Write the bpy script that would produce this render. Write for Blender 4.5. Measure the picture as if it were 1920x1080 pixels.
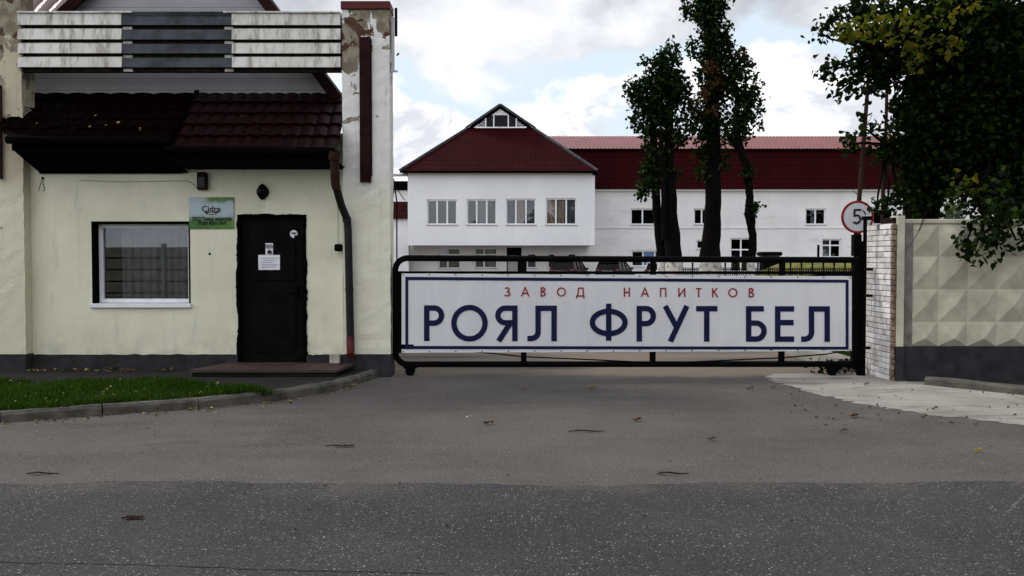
import bpy, math, random
import numpy as np
from mathutils import Vector, Matrix
random.seed(7); rng = np.random.default_rng(7)
R = math.radians
scene = bpy.context.scene
for o in list(bpy.data.objects): bpy.data.objects.remove(o)

# ------------------------------------------------------------------ camera
F = 1700.0; HC = 1.6; TH = math.atan(52 / F)
cam_d = bpy.data.cameras.new('camera'); cam = bpy.data.objects.new('camera', cam_d)
scene.collection.objects.link(cam); scene.camera = cam
cam_d.sensor_width = 36; cam_d.lens = F / 1920 * 36
cam_d.clip_start = 0.05; cam_d.clip_end = 3000
cam.location = (0, 0, HC); cam.rotation_euler = (math.pi / 2 - TH, 0, 0)
# ------------------------------------------------------------------ world
SUN_EL, SUN_AZ = R(44), R(-62)          # azimuth from +Y (ahead), negative = to the left
wd = bpy.data.worlds.new("World"); scene.world = wd; wd.use_nodes = True
nt = wd.node_tree; nt.nodes.clear(); NN = nt.nodes.new; LK = nt.links.new
def M_(op, a, b=None, c=None, clamp=False):
    n = NN('ShaderNodeMath'); n.operation = op; n.use_clamp = clamp
    for i, v in enumerate((a, b, c)):
        if v is None: continue
        if isinstance(v, (int, float)): n.inputs[i].default_value = v
        else: LK(v, n.inputs[i])
    return n.outputs[0]
def SS(v, a, b):
    n = NN('ShaderNodeMapRange'); n.interpolation_type = 'SMOOTHSTEP'
    LK(v, n.inputs[0]); n.inputs[1].default_value = a; n.inputs[2].default_value = b
    return n.outputs[0]
def MIXC(f, a, b):
    n = NN('ShaderNodeMix'); n.data_type = 'RGBA'
    for i, v in ((0, f), (6, a), (7, b)):
        if isinstance(v, (int, float)): n.inputs[i].default_value = v
        elif isinstance(v, tuple): n.inputs[i].default_value = (*v, 1)
        else: LK(v, n.inputs[i])
    return n.outputs[2]
tc = NN('ShaderNodeTexCoord'); sp = NN('ShaderNodeSeparateXYZ'); LK(tc.outputs['Generated'], sp.inputs[0])
x_, y_, z_ = sp.outputs
az = M_('ARCTAN2', x_, y_); el = M_('ARCSINE', z_)
cb = NN('ShaderNodeCombineXYZ'); LK(M_('MULTIPLY', az, 1.0), cb.inputs[0]); LK(M_('MULTIPLY', el, 1.7), cb.inputs[1])
LK(M_('MULTIPLY', y_, 0.3), cb.inputs[2])
def NZ(scale, det=6, rough=.55, dist=0.0):
    n = NN('ShaderNodeTexNoise'); n.inputs['Scale'].default_value = scale; n.inputs['Detail'].default_value = det
    n.inputs['Roughness'].default_value = rough; n.inputs['Distortion'].default_value = dist
    LK(cb.outputs[0], n.inputs['Vector']); return n.outputs['Fac']
n1 = NZ(5.0, 8, .55, .2); n2 = NZ(9.0, 7, .6, .3); n3 = NZ(3.0, 4, .5)
# warped elevation: cumulus bank low down, a strip of open sky, a grey deck above
wob = M_('MULTIPLY', M_('SUBTRACT', n1, .5), .30)
azt = M_('MULTIPLY', az, .0)
elw = M_('ADD', el, wob)
low = M_('SUBTRACT', 1.0, SS(elw, .172, .196))
deck = SS(elw, .205, .235)
fac = M_('MAXIMUM', low, deck)
fac = M_('MAXIMUM', fac, SS(el, .34, .40))
sky = NN('ShaderNodeTexSky'); sky.sky_type = 'NISHITA'; sky.sun_disc = False
sky.sun_elevation = SUN_EL; sky.sun_rotation = SUN_AZ; sky.air_density = 1.0; sky.dust_density = 1.0
skyc = NN('ShaderNodeMix'); skyc.data_type = 'RGBA'; skyc.inputs[0].default_value = .85
LK(sky.outputs[0], skyc.inputs[6]); skyc.inputs[7].default_value = (4.7, 5.35, 5.9, 1)
white = (7.4, 7.4, 7.5); grey = (6.1, 6.3, 7.0)
shade = M_('MULTIPLY', SS(n2, .47, .60), .82)
lowc = MIXC(shade, white, (3.9, 4.1, 4.6))
deckc = MIXC(SS(n1, .36, .62), (3.3, 3.4, 3.75), (6.0, 6.05, 6.3))
lowc = MIXC(M_('SUBTRACT', 1.0, SS(el, -.01, .075)), lowc, (5.6, 5.9, 6.3))
cl = MIXC(SS(elw, .17, .22), lowc, deckc)
col = MIXC(fac, skyc.outputs[2], cl)
# added fill: sky brightened behind the camera and towards the left
sd = (math.sin(SUN_AZ) * math.cos(SUN_EL), math.cos(SUN_AZ) * math.cos(SUN_EL), math.sin(SUN_EL))
dt = M_('ADD', M_('ADD', M_('MULTIPLY', x_, sd[0]), M_('MULTIPLY', y_, sd[1])), M_('MULTIPLY', z_, sd[2]))
dirf = M_('MULTIPLY', M_('ADD', 1.0, M_('MULTIPLY', SS(y_, .25, -.45), .50)), M_('SUBTRACT', 1.0, M_('MULTIPLY', x_, M_('MULTIPLY', SS(y_, .75, .2), .42))))
mul = NN('ShaderNodeVectorMath'); mul.operation = 'SCALE'; LK(col, mul.inputs[0]); LK(dirf, mul.inputs['Scale'])
bg = NN('ShaderNodeBackground'); LK(mul.outputs[0], bg.inputs[0]); bg.inputs[1].default_value = .10
wo = NN('ShaderNodeOutputWorld'); LK(bg.outputs[0], wo.inputs[0])
# ------------------------------------------------------------------ sun (behind cloud: soft)
sl = bpy.data.lights.new('sun', 'SUN'); sl.energy = 1.1; sl.angle = R(10); sl.color = (1, .95, .88)
so = bpy.data.objects.new('sun', sl); scene.collection.objects.link(so)
so.rotation_euler = Vector(sd).to_track_quat('Z', 'Y').to_euler(); so.location = (0, 0, 30)
scene.view_settings.view_transform = 'Standard'; scene.view_settings.look = 'None'
scene.view_settings.exposure = 0.78; scene.view_settings.gamma = 1.0

# ------------------------------------------------------------------ helpers
C = scene.collection
def P(px, py, Y):
    ct, st = math.cos(TH), math.sin(TH)
    u, v = px - 960, 540 - py
    dy = F * ct + v * st; dz = -F * st + v * ct
    k = Y / dy
    return Vector((u * k, Y, HC + dz * k))
def X(px, Y): return P(px, 488, Y).x
def Z(py, Y): return P(960, py, Y).z
def G(px, py, z=0.0):
    ct, st = math.cos(TH), math.sin(TH)
    u, v = px - 960, 540 - py
    dy = F * ct + v * st; dz = -F * st + v * ct
    k = (z - HC) / dz
    return Vector((u * k, dy * k, z))

class MB:
    def __init__(s): s.v = []; s.f = []; s.m = []; s.sm = []; s.cur = 0
    def add(s, vs, fs, smooth=False):
        b = len(s.v); s.v += [tuple(v) for v in vs]
        for f in fs: s.f.append(tuple(b + i for i in f)); s.m.append(s.cur); s.sm.append(smooth)
        return s
    def box(s, x0, x1, y0, y1, z0, z1):
        if x0 > x1: x0, x1 = x1, x0
        if y0 > y1: y0, y1 = y1, y0
        if z0 > z1: z0, z1 = z1, z0
        vs = [(x, y, z) for z in (z0, z1) for y in (y0, y1) for x in (x0, x1)]
        return s.add(vs, [(0, 2, 3, 1), (4, 5, 7, 6), (0, 1, 5, 4), (2, 6, 7, 3), (0, 4, 6, 2), (1, 3, 7, 5)])
    def bbox(s, x0, x1, y0, y1, z0, z1, b=.006):
        # box with a chamfered front/vertical outline (chamfer all edges)
        x0, x1 = sorted((x0, x1)); y0, y1 = sorted((y0, y1)); z0, z1 = sorted((z0, z1))
        b = min(b, (x1 - x0) / 3, (y1 - y0) / 3, (z1 - z0) / 3)
        vs = []; idx = {}
        for i, x in ((0, x0), (1, x1)):
            for j, y in ((0, y0), (1, y1)):
                for k, z in ((0, z0), (1, z1)):
                    sx, sy, sz = (b if i == 0 else -b), (b if j == 0 else -b), (b if k == 0 else -b)
                    idx[i, j, k, 'x'] = len(vs); vs.append((x, y + sy, z + sz))
                    idx[i, j, k, 'y'] = len(vs); vs.append((x + sx, y, z + sz))
                    idx[i, j, k, 'z'] = len(vs); vs.append((x + sx, y + sy, z))
        fs = []
        for i in (0, 1):
            o = [(0, 0), (1, 0), (1, 1), (0, 1)]
            if i == 0: o = o[::-1]
            fs.append([idx[i, j, k, 'x'] for j, k in o])
            fs.append([idx[j, i, k, 'y'] for j, k in o[::-1]])
            fs.append([idx[j, k, i, 'z'] for j, k in o])
        for a in (0, 1):
            for c in (0, 1):
                q = [idx[0, a, c, 'y'], idx[1, a, c, 'y'], idx[1, a, c, 'z'], idx[0, a, c, 'z']]
                fs.append(q if (a + c) % 2 == 0 else q[::-1])
                q = [idx[a, 0, c, 'x'], idx[a, 1, c, 'x'], idx[a, 1, c, 'z'], idx[a, 0, c, 'z']]
                fs.append(q if (a + c) % 2 == 1 else q[::-1])
                q = [idx[a, c, 0, 'x'], idx[a, c, 1, 'x'], idx[a, c, 1, 'y'], idx[a, c, 0, 'y']]
                fs.append(q if (a + c) % 2 == 0 else q[::-1])
        for i in (0, 1):
            for j in (0, 1):
                for k in (0, 1):
                    q = [idx[i, j, k, 'x'], idx[i, j, k, 'y'], idx[i, j, k, 'z']]
                    fs.append(q if (i + j + k) % 2 == 1 else q[::-1])
        return s.add(vs, fs)
    def quad(s, a, b, c, d): return s.add([a, b, c, d], [(0, 1, 2, 3)])
    def prism(s, pts, off):
        # pts: planar polygon (3D points), off: extrusion vector
        n = len(pts); off = Vector(off); pts = [Vector(p) for p in pts]
        vs = pts + [p + off for p in pts]
        fs = [tuple(range(n)), tuple(range(2 * n - 1, n - 1, -1))] + [(i, i + n, (i + 1) % n + n, (i + 1) % n) for i in range(n)]
        return s.add(vs, fs)
    def tube(s, path, r, n=10, caps=True, smooth=True):
        path = [Vector(p) for p in path]; m = len(path)
        rs = r if isinstance(r, (list, tuple)) else [r] * m
        b = len(s.v); up = None; vs = []
        for i, p in enumerate(path):
            t = (path[min(i + 1, m - 1)] - path[max(i - 1, 0)]).normalized()
            if up is None:
                up = Vector((0, 0, 1)) if abs(t.z) < .9 else Vector((0, 1, 0))
            a = t.cross(up).normalized(); up = a.cross(t).normalized()
            for k in range(n):
                th = 2 * math.pi * k / n
                vs.append(p + (a * math.cos(th) + up * math.sin(th)) * rs[i])
        fs = []
        for i in range(m - 1):
            for k in range(n):
                fs.append((i * n + k, i * n + (k + 1) % n, (i + 1) * n + (k + 1) % n, (i + 1) * n + k))
        s.add(vs, fs, smooth)
        if caps:
            s.add(vs[:n], [tuple(range(n - 1, -1, -1))]); s.add(vs[-n:], [tuple(range(n))])
        return s
    def bar(s, a, b, w, h, up=(0, 0, 1)):
        a, b = Vector(a), Vector(b); t = (b - a).normalized(); up = Vector(up)
        sx = t.cross(up).normalized() * w / 2; u = sx.cross(t).normalized() * h / 2
        vs = [p + i * sx + j * u for p in (a, b) for (i, j) in ((-1, -1), (1, -1), (1, 1), (-1, 1))]
        return s.add(vs, [(3, 2, 1, 0), (4, 5, 6, 7), (0, 1, 5, 4), (1, 2, 6, 5), (2, 3, 7, 6), (3, 0, 4, 7)])
    def ball(s, c, r, nu=12, nv=8, sm=True):
        c = Vector(c); r = Vector(r) if hasattr(r, '__len__') else Vector((r, r, r)); vs = []
        for j in range(nv + 1):
            ph = math.pi * j / nv
            for i in range(nu):
                th = 2 * math.pi * i / nu
                vs.append((c.x + r.x * math.sin(ph) * math.cos(th), c.y + r.y * math.sin(ph) * math.sin(th), c.z + r.z * math.cos(ph)))
        fs = [(j * nu + i, (j + 1) * nu + i, (j + 1) * nu + (i + 1) % nu, j * nu + (i + 1) % nu) for j in range(nv) for i in range(nu)]
        return s.add(vs, fs, sm)
    def cyl(s, c, axis, r, h, n=24):
        c = Vector(c); a = Vector(axis).normalized() * h
        return s.tube([c, c + a], r, n)
    def build(s, name, mats, parent=None, origin=None):
        if not isinstance(mats, (list, tuple)): mats = [mats]
        if parent is not None: o0 = parent.matrix_world_loc if hasattr(parent, 'matrix_world_loc') else WL[parent.name]
        elif origin is not None: o0 = Vector(origin)
        else:
            a = np.array(s.v); o0 = Vector(((a[:, 0].min() + a[:, 0].max()) / 2, (a[:, 1].min() + a[:, 1].max()) / 2, a[:, 2].min()))
        me = bpy.data.meshes.new(name)
        me.from_pydata([(v[0] - o0.x, v[1] - o0.y, v[2] - o0.z) for v in s.v], [], s.f)
        for m in mats: me.materials.append(m)
        me.polygons.foreach_set('material_index', s.m); me.polygons.foreach_set('use_smooth', s.sm)
        me.update()
        ob = bpy.data.objects.new(name, me); C.objects.link(ob)
        if parent is not None: ob.parent = parent
        else: ob.location = o0
        WL[ob.name] = o0
        return ob
WL = {}
def tag(o, label=None, cat=None, group=None, kind=None):
    if label: o['label'] = label
    if cat: o['category'] = cat
    if group: o['group'] = group
    if kind: o['kind'] = kind
    return o
def thing(name, label, cat, loc, group=None):
    o = bpy.data.objects.new(name, None); C.objects.link(o); o.location = loc; o.empty_display_size = .2
    WL[o.name] = Vector(loc); return tag(o, label, cat, group)
def struct(o): o['kind'] = 'structure'; return o
def copy_tree(o, parent=None):
    c = o.copy(); C.objects.link(c); WL[c.name] = WL[o.name]
    if parent is not None: c.parent = parent
    for ch in [q for q in bpy.data.objects if q.parent == o]: copy_tree(ch, c)
    return c

# ------------------------------------------------------------------ materials
MAT = {}
class NT:
    def __init__(s, name):
        s.m = bpy.data.materials.new(name); s.m.use_nodes = True; s.t = s.m.node_tree
        s.b = s.t.nodes['Principled BSDF']; s.out = s.t.nodes['Material Output']
        s.tc = s.t.nodes.new('ShaderNodeTexCoord'); s.co = s.tc.outputs['Object']
    def n(s, ty, **kw):
        k = s.t.nodes.new(ty)
        for a, v in kw.items(): setattr(k, a, v)
        return k
    def l(s, a, b): s.t.links.new(a, b)
    def setv(s, inp, v):
        if isinstance(v, (int, float)): inp.default_value = v
        elif isinstance(v, tuple): inp.default_value = (*v, 1) if len(v) == 3 and inp.type == 'RGBA' else v
        else: s.l(v, inp)
    def noise(s, scale, det=5, rough=.6, dist=0, co=None, vs=None):
        k = s.n('ShaderNodeTexNoise'); k.inputs['Scale'].default_value = scale; k.inputs['Detail'].default_value = det
        k.inputs['Roughness'].default_value = rough; k.inputs['Distortion'].default_value = dist
        c = co or s.co
        if vs: c = s.map(vs, c)
        s.l(c, k.inputs['Vector']); return k.outputs['Fac']
    def map(s, sc, c=None):
        k = s.n('ShaderNodeMapping'); k.inputs['Scale'].default_value = sc; s.l(c or s.co, k.inputs['Vector']); return k.outputs[0]
    def vor(s, scale, feature='F1', out='Distance', co=None, rand=1.0):
        k = s.n('ShaderNodeTexVoronoi', feature=feature); k.inputs['Scale'].default_value = scale
        k.inputs['Randomness'].default_value = rand
        s.l(co or s.co, k.inputs['Vector']); return k.outputs[out]
    def rng(s, v, a, b, c=0.0, d=1.0):
        k = s.n('ShaderNodeMapRange'); k.interpolation_type = 'SMOOTHSTEP'; s.l(v, k.inputs[0])
        for i, q in enumerate((a, b, c, d)): k.inputs[i + 1].default_value = q
        return k.outputs[0]
    def mix(s, f, a, b, mode='MIX'):
        k = s.n('ShaderNodeMix', data_type='RGBA', blend_type=mode)
        s.setv(k.inputs[0], f); s.setv(k.inputs[6], a); s.setv(k.inputs[7], b); return k.outputs[2]
    def math(s, op, a, b=0.0, clamp=False):
        k = s.n('ShaderNodeMath', operation=op, use_clamp=clamp); s.setv(k.inputs[0], a); s.setv(k.inputs[1], b); return k.outputs[0]
    def xyz(s, c=None):
        k = s.n('ShaderNodeSeparateXYZ'); s.l(c or s.co, k.inputs[0]); return k.outputs
    def bump(s, h, st=.3, d=.01):
        k = s.n('ShaderNodeBump'); k.inputs['Strength'].default_value = st; k.inputs['Distance'].default_value = d
        s.l(h, k.inputs['Height']); s.l(k.outputs[0], s.b.inputs['Normal'])
    def fin(s, col=None, rough=.8, metal=0.0, spec=.3):
        if col is not None: s.setv(s.b.inputs['Base Color'], col)
        s.setv(s.b.inputs['Roughness'], rough); s.b.inputs['Metallic'].default_value = metal
        s.b.inputs['Specular IOR Level'].default_value = spec
        return s.m
def simple(name, c, rough=.7, metal=0.0, spec=.3, var=.25, scale=6, bump=.15, bs=80):
    k = NT(name); n = k.noise(scale, 6)
    lo = tuple(x * (1 - var) for x in c); hi = tuple(min(1, x * (1 + var)) for x in c)
    col = k.mix(k.rng(n, .3, .7), lo, hi)
    if bump: k.bump(k.noise(bs, 3), bump, .004)
    return k.fin(col, rough, metal, spec)
def stucco(name, c, c2, dirt=(.22, .20, .17), bump=.6, patch=None, pth=.6):
    k = NT(name)
    col = k.mix(k.rng(k.noise(1.3, 5), .35, .65), c, c2)
    col = k.mix(k.rng(k.noise(2.2, 8, .7, .5, vs=(2.5, 2.5, .35)), .56, .78, 0, .35), col, dirt)
    col = k.mix(k.rng(k.noise(28, 4), .62, .75, 0, .18), col, dirt)
    h = k.math('ADD', k.noise(55, 4, .7), k.math('MULTIPLY', k.noise(7, 3), .6))
    if patch:
        pn = k.rng(k.noise(2.6, 7, .6, .3), pth, pth + .012)
        pc = k.mix(k.rng(k.noise(9, 5), .4, .6), patch, tuple(x * .6 for x in patch))
        col = k.mix(pn, col, pc); h = k.math('SUBTRACT', h, k.math('MULTIPLY', pn, 1.2))
    # splash dirt close to the ground
    z = k.xyz()[2]
    sp_ = k.math('MULTIPLY', k.rng(z, .75, .2), k.rng(k.noise(4, 6), .35, .7))
    col = k.mix(k.math('MULTIPLY', sp_, .35), col, dirt)
    k.bump(h, bump, .012)
    return k.fin(col, .9, 0, .15)
M = MAT
M['stucco'] = stucco('cream_stucco', (.70, .69, .535), (.80, .79, .625))
M['pillar'] = None
M['plinth'] = simple('grey_plinth_paint', (.024, .024, .027), .9, var=.35, bump=.5, bs=40)
M['white'] = simple('white_frame', (.80, .81, .84), .45, var=.06)
M['sill'] = simple('tin_sill', (.42, .42, .43), .5, var=.15)
M['black'] = simple('black_paint', (.004, .004, .0045), .75, spec=.05, var=.4)
M['iron'] = simple('black_iron', (.0022, .0022, .0026), .75, spec=.04, var=.5)
M['door'] = simple('dark_steel_door', (.0035, .0026, .0024), .7, spec=.06, var=.4, bump=.1)
M['foam'] = simple('dark_mounting_foam', (.003, .0025, .002), .95, spec=.01)
M['fascia'] = simple('dark_fascia', (.002, .0015, .0015), .9, spec=.02)
M['brown'] = simple('brown_steel', (.016, .004, .004), .7, var=.5, spec=.08)
M['rust'] = simple('rust', (.028, .010, .005), .85, var=.5, scale=14)
M['pipe'] = simple('brown_pipe', (.005, .003, .003), .6, var=.5)
M['redpipe'] = simple('red_pipe', (.07, .006, .006), .6)
M['tile'] = simple('glossy_dark_red_tile', (.0065, .0003, .0006), .42, spec=.06, var=.4, scale=9)
M['roofred'] = None
M['paper'] = simple('paper', (.78, .78, .82), .8, var=.06)
M['ink'] = simple('dark_ink', (.02, .02, .025), .8, var=.1)
M['greyink'] = simple('grey_ink', (.40, .40, .44), .8, var=.1)
M['navy'] = simple('navy_print', (.003, .006, .042), .6, var=.12, spec=.2)
M['redprint'] = simple('red_print', (.26, .012, .012), .6, var=.1)
M['steptile'] = simple('brown_pink_step_tile', (.055, .032, .030), .75, var=.3, scale=5)
M['kerb'] = simple('kerb_concrete', (.078, .073, .062), .92, var=.4, scale=5, bump=.8, bs=50)
M['whiteblock'] = simple('pale_block', (.36, .33, .29), .9)
M['concrete'] = simple('fence_concrete', (.46, .44, .34), .9, var=.2, scale=3, bump=.5, bs=45)
M['grass'] = None

def pillar_mat(nm='peeling_whitewashed_plaster', c1=(.70, .69, .66), c2=(.78, .77, .74), off=0.0):
    k = NT(nm)
    base = k.mix(k.rng(k.noise(1.2, 6), .35, .65), c1, c2)
    base = k.mix(k.rng(k.noise(3, 8, .7, .4, vs=(3, 3, .3)), .52, .75, 0, .55), base, (.22, .19, .15))
    z = k.xyz()[2]
    # yellowish lime paint on the lower half, bare patches mostly high up
    base = k.mix(k.rng(z, 2.9, 2.3, 0, .7), base, (.73, .715, .55))
    hi = k.rng(z, 2.7, 4.6, -.14, .055)
    pn = k.noise(1.7, 8, .58, .6)
    m = k.rng(k.math('ADD', pn, hi), .535 - off, .545 - off)
    pc = k.mix(k.rng(k.noise(6, 6), .42, .58), (.30, .27, .20), (.19, .16, .115))
    col = k.mix(m, base, pc)
    m2 = k.rng(k.math('ADD', k.noise(3.3, 8, .6, .4), hi), .655, .665)
    bk = k.n('ShaderNodeTexBrick'); bk.inputs['Scale'].default_value = 1; bk.inputs['Brick Width'].default_value = .25
    bk.inputs['Row Height'].default_value = .075; bk.inputs['Mortar Size'].default_value = .006
    bk.inputs['Color1'].default_value = (.09, .045, .028, 1); bk.inputs['Color2'].default_value = (.13, .06, .04, 1); bk.inputs['Mortar'].default_value = (.06, .05, .04, 1)
    mp = k.n('ShaderNodeMapping'); mp.inputs['Rotation'].default_value = (R(90), 0, 0); k.l(k.co, mp.inputs[0]); k.l(mp.outputs[0], bk.inputs['Vector'])
    col = k.mix(m2, col, bk.outputs[0])
    h = k.math('SUBTRACT', k.math('ADD', k.noise(50, 4), 1.0), k.math('ADD', k.math('MULTIPLY', m, 1.5), k.math('MULTIPLY', m2, 1.0)))
    k.bump(h, .7, .012)
    return k.fin(col, .92, 0, .12)
M['pillar'] = pillar_mat(); M['pillaryellow'] = pillar_mat('peeling_yellowed_plaster', (.46, .41, .29), (.54, .49, .37), .05)
M['sidetile'] = simple('glare_bright_red_tile', (.12, .03, .03), .16, spec=1.0, var=.3, scale=9)  # sky glare is put into a paler, shinier copy of the roof tile

def roofred():
    k = NT('dark_red_metal_roofing')
    x, y, z = k.xyz()
    col = k.mix(k.rng(k.noise(.35, 5), .35, .65), (.019, .0005, .0015), (.027, .0008, .0020))
    row = k.math('FRACT', k.math('MULTIPLY', z, 2.857))
    colm = k.math('FRACT', k.math('MULTIPLY', x, 5.0))
    edge = k.rng(row, .0, .14, 0, 1)
    ce = k.rng(k.math('ABSOLUTE', k.math('SUBTRACT', colm, .5)), .3, .5, 0, 1)
    col = k.mix(k.rng(k.noise(1.2, 6, .6, 0, vs=(3, 3, .4)), .5, .75, 0, .3), col, (.035, .004, .005))
    h = k.math('SUBTRACT', edge, k.math('MULTIPLY', ce, .7))
    k.bump(h, .9, .04)
    return k.fin(col, .75, 0, .06)
M['roofred'] = roofred()
M['roofpink'] = simple('sunlit_red_corrugated_roof', (.17, .045, .045), .5, spec=.3, var=.25, scale=1.2, bump=0)  # sun sheen on the upper slope is put into this paler red
def farwhite():
    k = NT('white_painted_brick')
    col = k.mix(k.rng(k.noise(.35, 6), .35, .65), (.70, .70, .70), (.80, .80, .79))
    col = k.mix(k.rng(k.noise(.9, 8, .7, .4, vs=(.5, .5, 2.0)), .56, .75, 0, .35), col, (.24, .22, .20))
    col = k.mix(k.rng(k.noise(.8, 8, .7, .2, vs=(3, 3, .25)), .58, .8, 0, .3), col, (.20, .19, .17))
    bk = k.n('ShaderNodeTexBrick'); bk.inputs['Scale'].default_value = 1; bk.inputs['Brick Width'].default_value = .26
    bk.inputs['Row Height'].default_value = .085; bk.inputs['Mortar Size'].default_value = .008
    mp = k.n('ShaderNodeMapping'); mp.inputs['Rotation'].default_value = (R(90), 0, 0); k.l(k.co, mp.inputs[0]); k.l(mp.outputs[0], bk.inputs['Vector'])
    k.bump(bk.outputs['Fac'], -.25, .01)
    return k.fin(col, .9, 0, .1)
M['farwhite'] = farwhite()
def baywhite():
    k = NT('pale_render_panel')
    col = k.mix(k.rng(k.noise(.25, 6), .35, .65), (.72, .73, .75), (.80, .81, .82))
    col = k.mix(k.rng(k.noise(.5, 8, .7, .3, vs=(.4, .4, 2.2)), .56, .8, 0, .22), col, (.28, .29, .31))
    col = k.mix(k.rng(k.noise(.9, 8, .7, .2, vs=(4, 4, .15)), .56, .8, 0, .25), col, (.27, .27, .27))
    k.bump(k.noise(30, 4), .2, .01)
    return k.fin(col, .85, 0, .12)
M['baywhite'] = baywhite()
def glass(name, tint=(.02, .025, .03)):
    k = NT(name)
    fr = k.n('ShaderNodeFresnel'); fr.inputs[0].default_value = 1.52
    gl = k.n('ShaderNodeBsdfGlossy'); gl.inputs['Roughness'].default_value = .015; gl.inputs['Color'].default_value = (.9, .95, 1, 1)
    tr = k.n('ShaderNodeBsdfTransparent'); tr.inputs[0].default_value = (.85, .88, .88, 1)
    mx = k.n('ShaderNodeMixShader'); k.l(k.math('ADD', k.math('MULTIPLY', fr.outputs[0], 1.3), .02, True), mx.inputs[0])
    k.l(tr.outputs[0], mx.inputs[1]); k.l(gl.outputs[0], mx.inputs[2]); k.l(mx.outputs[0], k.out.inputs[0])
    return k.m
M['glass'] = glass('window_glass')
M['darkglass'] = simple('dark_glass', (.002, .0025, .003), .1, spec=.10, var=.2, bump=0)
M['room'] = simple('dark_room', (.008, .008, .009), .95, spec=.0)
M['curtain'] = simple('grey_curtain', (.16, .165, .17), .95, var=.12)
M['peach'] = simple('peach_curtain', (.50, .38, .31), .95, var=.12)
M['bluepane'] = simple('blue_panel', (.10, .17, .36), .6, var=.1)

def asphalt(name, c1, c2, stone=.5, sand=False, thr=.80):
    k = NT(name); x, y, z = k.xyz()
    col = k.mix(k.rng(k.noise(.8, 7, .6), .35, .65), c1, c2)
    col = k.mix(k.rng(k.noise(.25, 5, .5, .5), .50, .62, 0, .42), col, tuple(q * .62 for q in c1))
    if sand:
        # sand that traffic has swept to the join with the road, and towards the gate
        ny = k.math('ADD', y, k.math('MULTIPLY', k.math('SUBTRACT', k.noise(.7, 5, .6), .5), 1.2))
        tk = k.rng(k.noise(.55, 5, .6, 1.2, vs=(.45, 1.3, 1)), .50, .64)
        col = k.mix(k.math('MULTIPLY', tk, .38), col, tuple(q * .55 for q in c1))
        b1 = k.math('MULTIPLY', k.rng(ny, 7.5, 6.6), k.rng(k.noise(1.6, 8, .7, .6, vs=(.35, 1.6, 1)), .38, .62))
        col = k.mix(k.math('MULTIPLY', b1, .7), col, (.128, .112, .100))
        b2 = k.rng(k.noise(.5, 8, .68, .8, vs=(.5, 1.8, 1)), .50, .68)
        col = k.mix(k.math('MULTIPLY', b2, .6), col, (.118, .107, .098))
        b3 = k.math('MULTIPLY', k.rng(ny, 12.35, 12.75), k.rng(k.noise(.8, 7, .6, .4, vs=(.3, 1.5, 1)), .35, .55))
        col = k.mix(k.math('MULTIPLY', b3, .75), col, (.27, .21, .16))
    else:
        ny = k.math('ADD', y, k.math('MULTIPLY', k.math('SUBTRACT', k.noise(.9, 6, .65), .5), 1.3))
        e1 = k.math('MULTIPLY', k.rng(ny, 5.9, 6.5), k.rng(k.noise(1.3, 7, .7), .38, .62, .0, .8))
        col = k.mix(k.math('MULTIPLY', e1, .9), col, (.105, .093, .084))
    fine = k.noise(75, 4, .85)
    col = k.mix(k.math('MULTIPLY', k.rng(fine, .42, .58), .62), col, tuple(q * .22 for q in c1))
    col = k.mix(k.math('MULTIPLY', k.rng(k.noise(110, 3, .8), .54, .64), .55), col, tuple(q * 2.5 for q in c2))
    # pale aggregate stones
    v = k.n('ShaderNodeTexVoronoi'); v.inputs['Scale'].default_value = 48; k.l(k.co, v.inputs['Vector'])
    cs = k.n('ShaderNodeSeparateColor'); k.l(v.outputs['Color'], cs.inputs[0])
    big = k.math('MULTIPLY', k.rng(cs.outputs[0], thr, thr + .02), k.rng(v.outputs['Distance'], .34, .22))
    v2 = k.n('ShaderNodeTexVoronoi'); v2.inputs['Scale'].default_value = 95; k.l(k.co, v2.inputs['Vector'])
    cs2 = k.n('ShaderNodeSeparateColor'); k.l(v2.outputs['Color'], cs2.inputs[0])
    sm = k.math('MULTIPLY', k.rng(cs2.outputs[1], .74, .78), k.rng(v2.outputs['Distance'], .40, .25))
    cr = k.mix(cs.outputs[1], (.33, .315, .30), (.18, .168, .155))
    patchy = k.rng(k.noise(1.7, 5, .6), .3, .62, .45, 1)
    col = k.mix(k.math('MULTIPLY', k.math('MULTIPLY', k.math('MAXIMUM', big, k.math('MULTIPLY', sm, .55)), stone), patchy), col, cr)
    k.bump(k.math('ADD', fine, k.math('MULTIPLY', big, .5)), .5, .006)
    return k.fin(col, .92, 0, .15)
M['road'] = asphalt('dark_road_asphalt', (.040, .040, .042), (.056, .055, .056), 1.0)
M['yard'] = asphalt('worn_pale_asphalt', (.084, .079, .073), (.114, .106, .097), .85, True, .84)
def conc():
    k = NT('worn_concrete_slab')
    col = k.mix(k.rng(k.noise(.9, 7, .6), .35, .65), (.24, .228, .208), (.33, .315, .29))
    col = k.mix(k.rng(k.noise(1.4, 8, .7, .8, vs=(.5, 1.6, 1)), .50, .70, 0, .8), col, (.11, .095, .08))
    col = k.mix(k.rng(k.noise(60, 4), .58, .7, 0, .4), col, (.12, .11, .10))
    k.bump(k.noise(40, 5), .5, .01)
    return k.fin(col, .93, 0, .1)
M['slab'] = conc()
M['dirtpathshade'] = simple('shade_darkened_paving', (.012, .011, .010), .95, var=.5, scale=3, bump=.6, bs=40)  # building's shadow on dirty paving is put into this near-black colour
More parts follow.
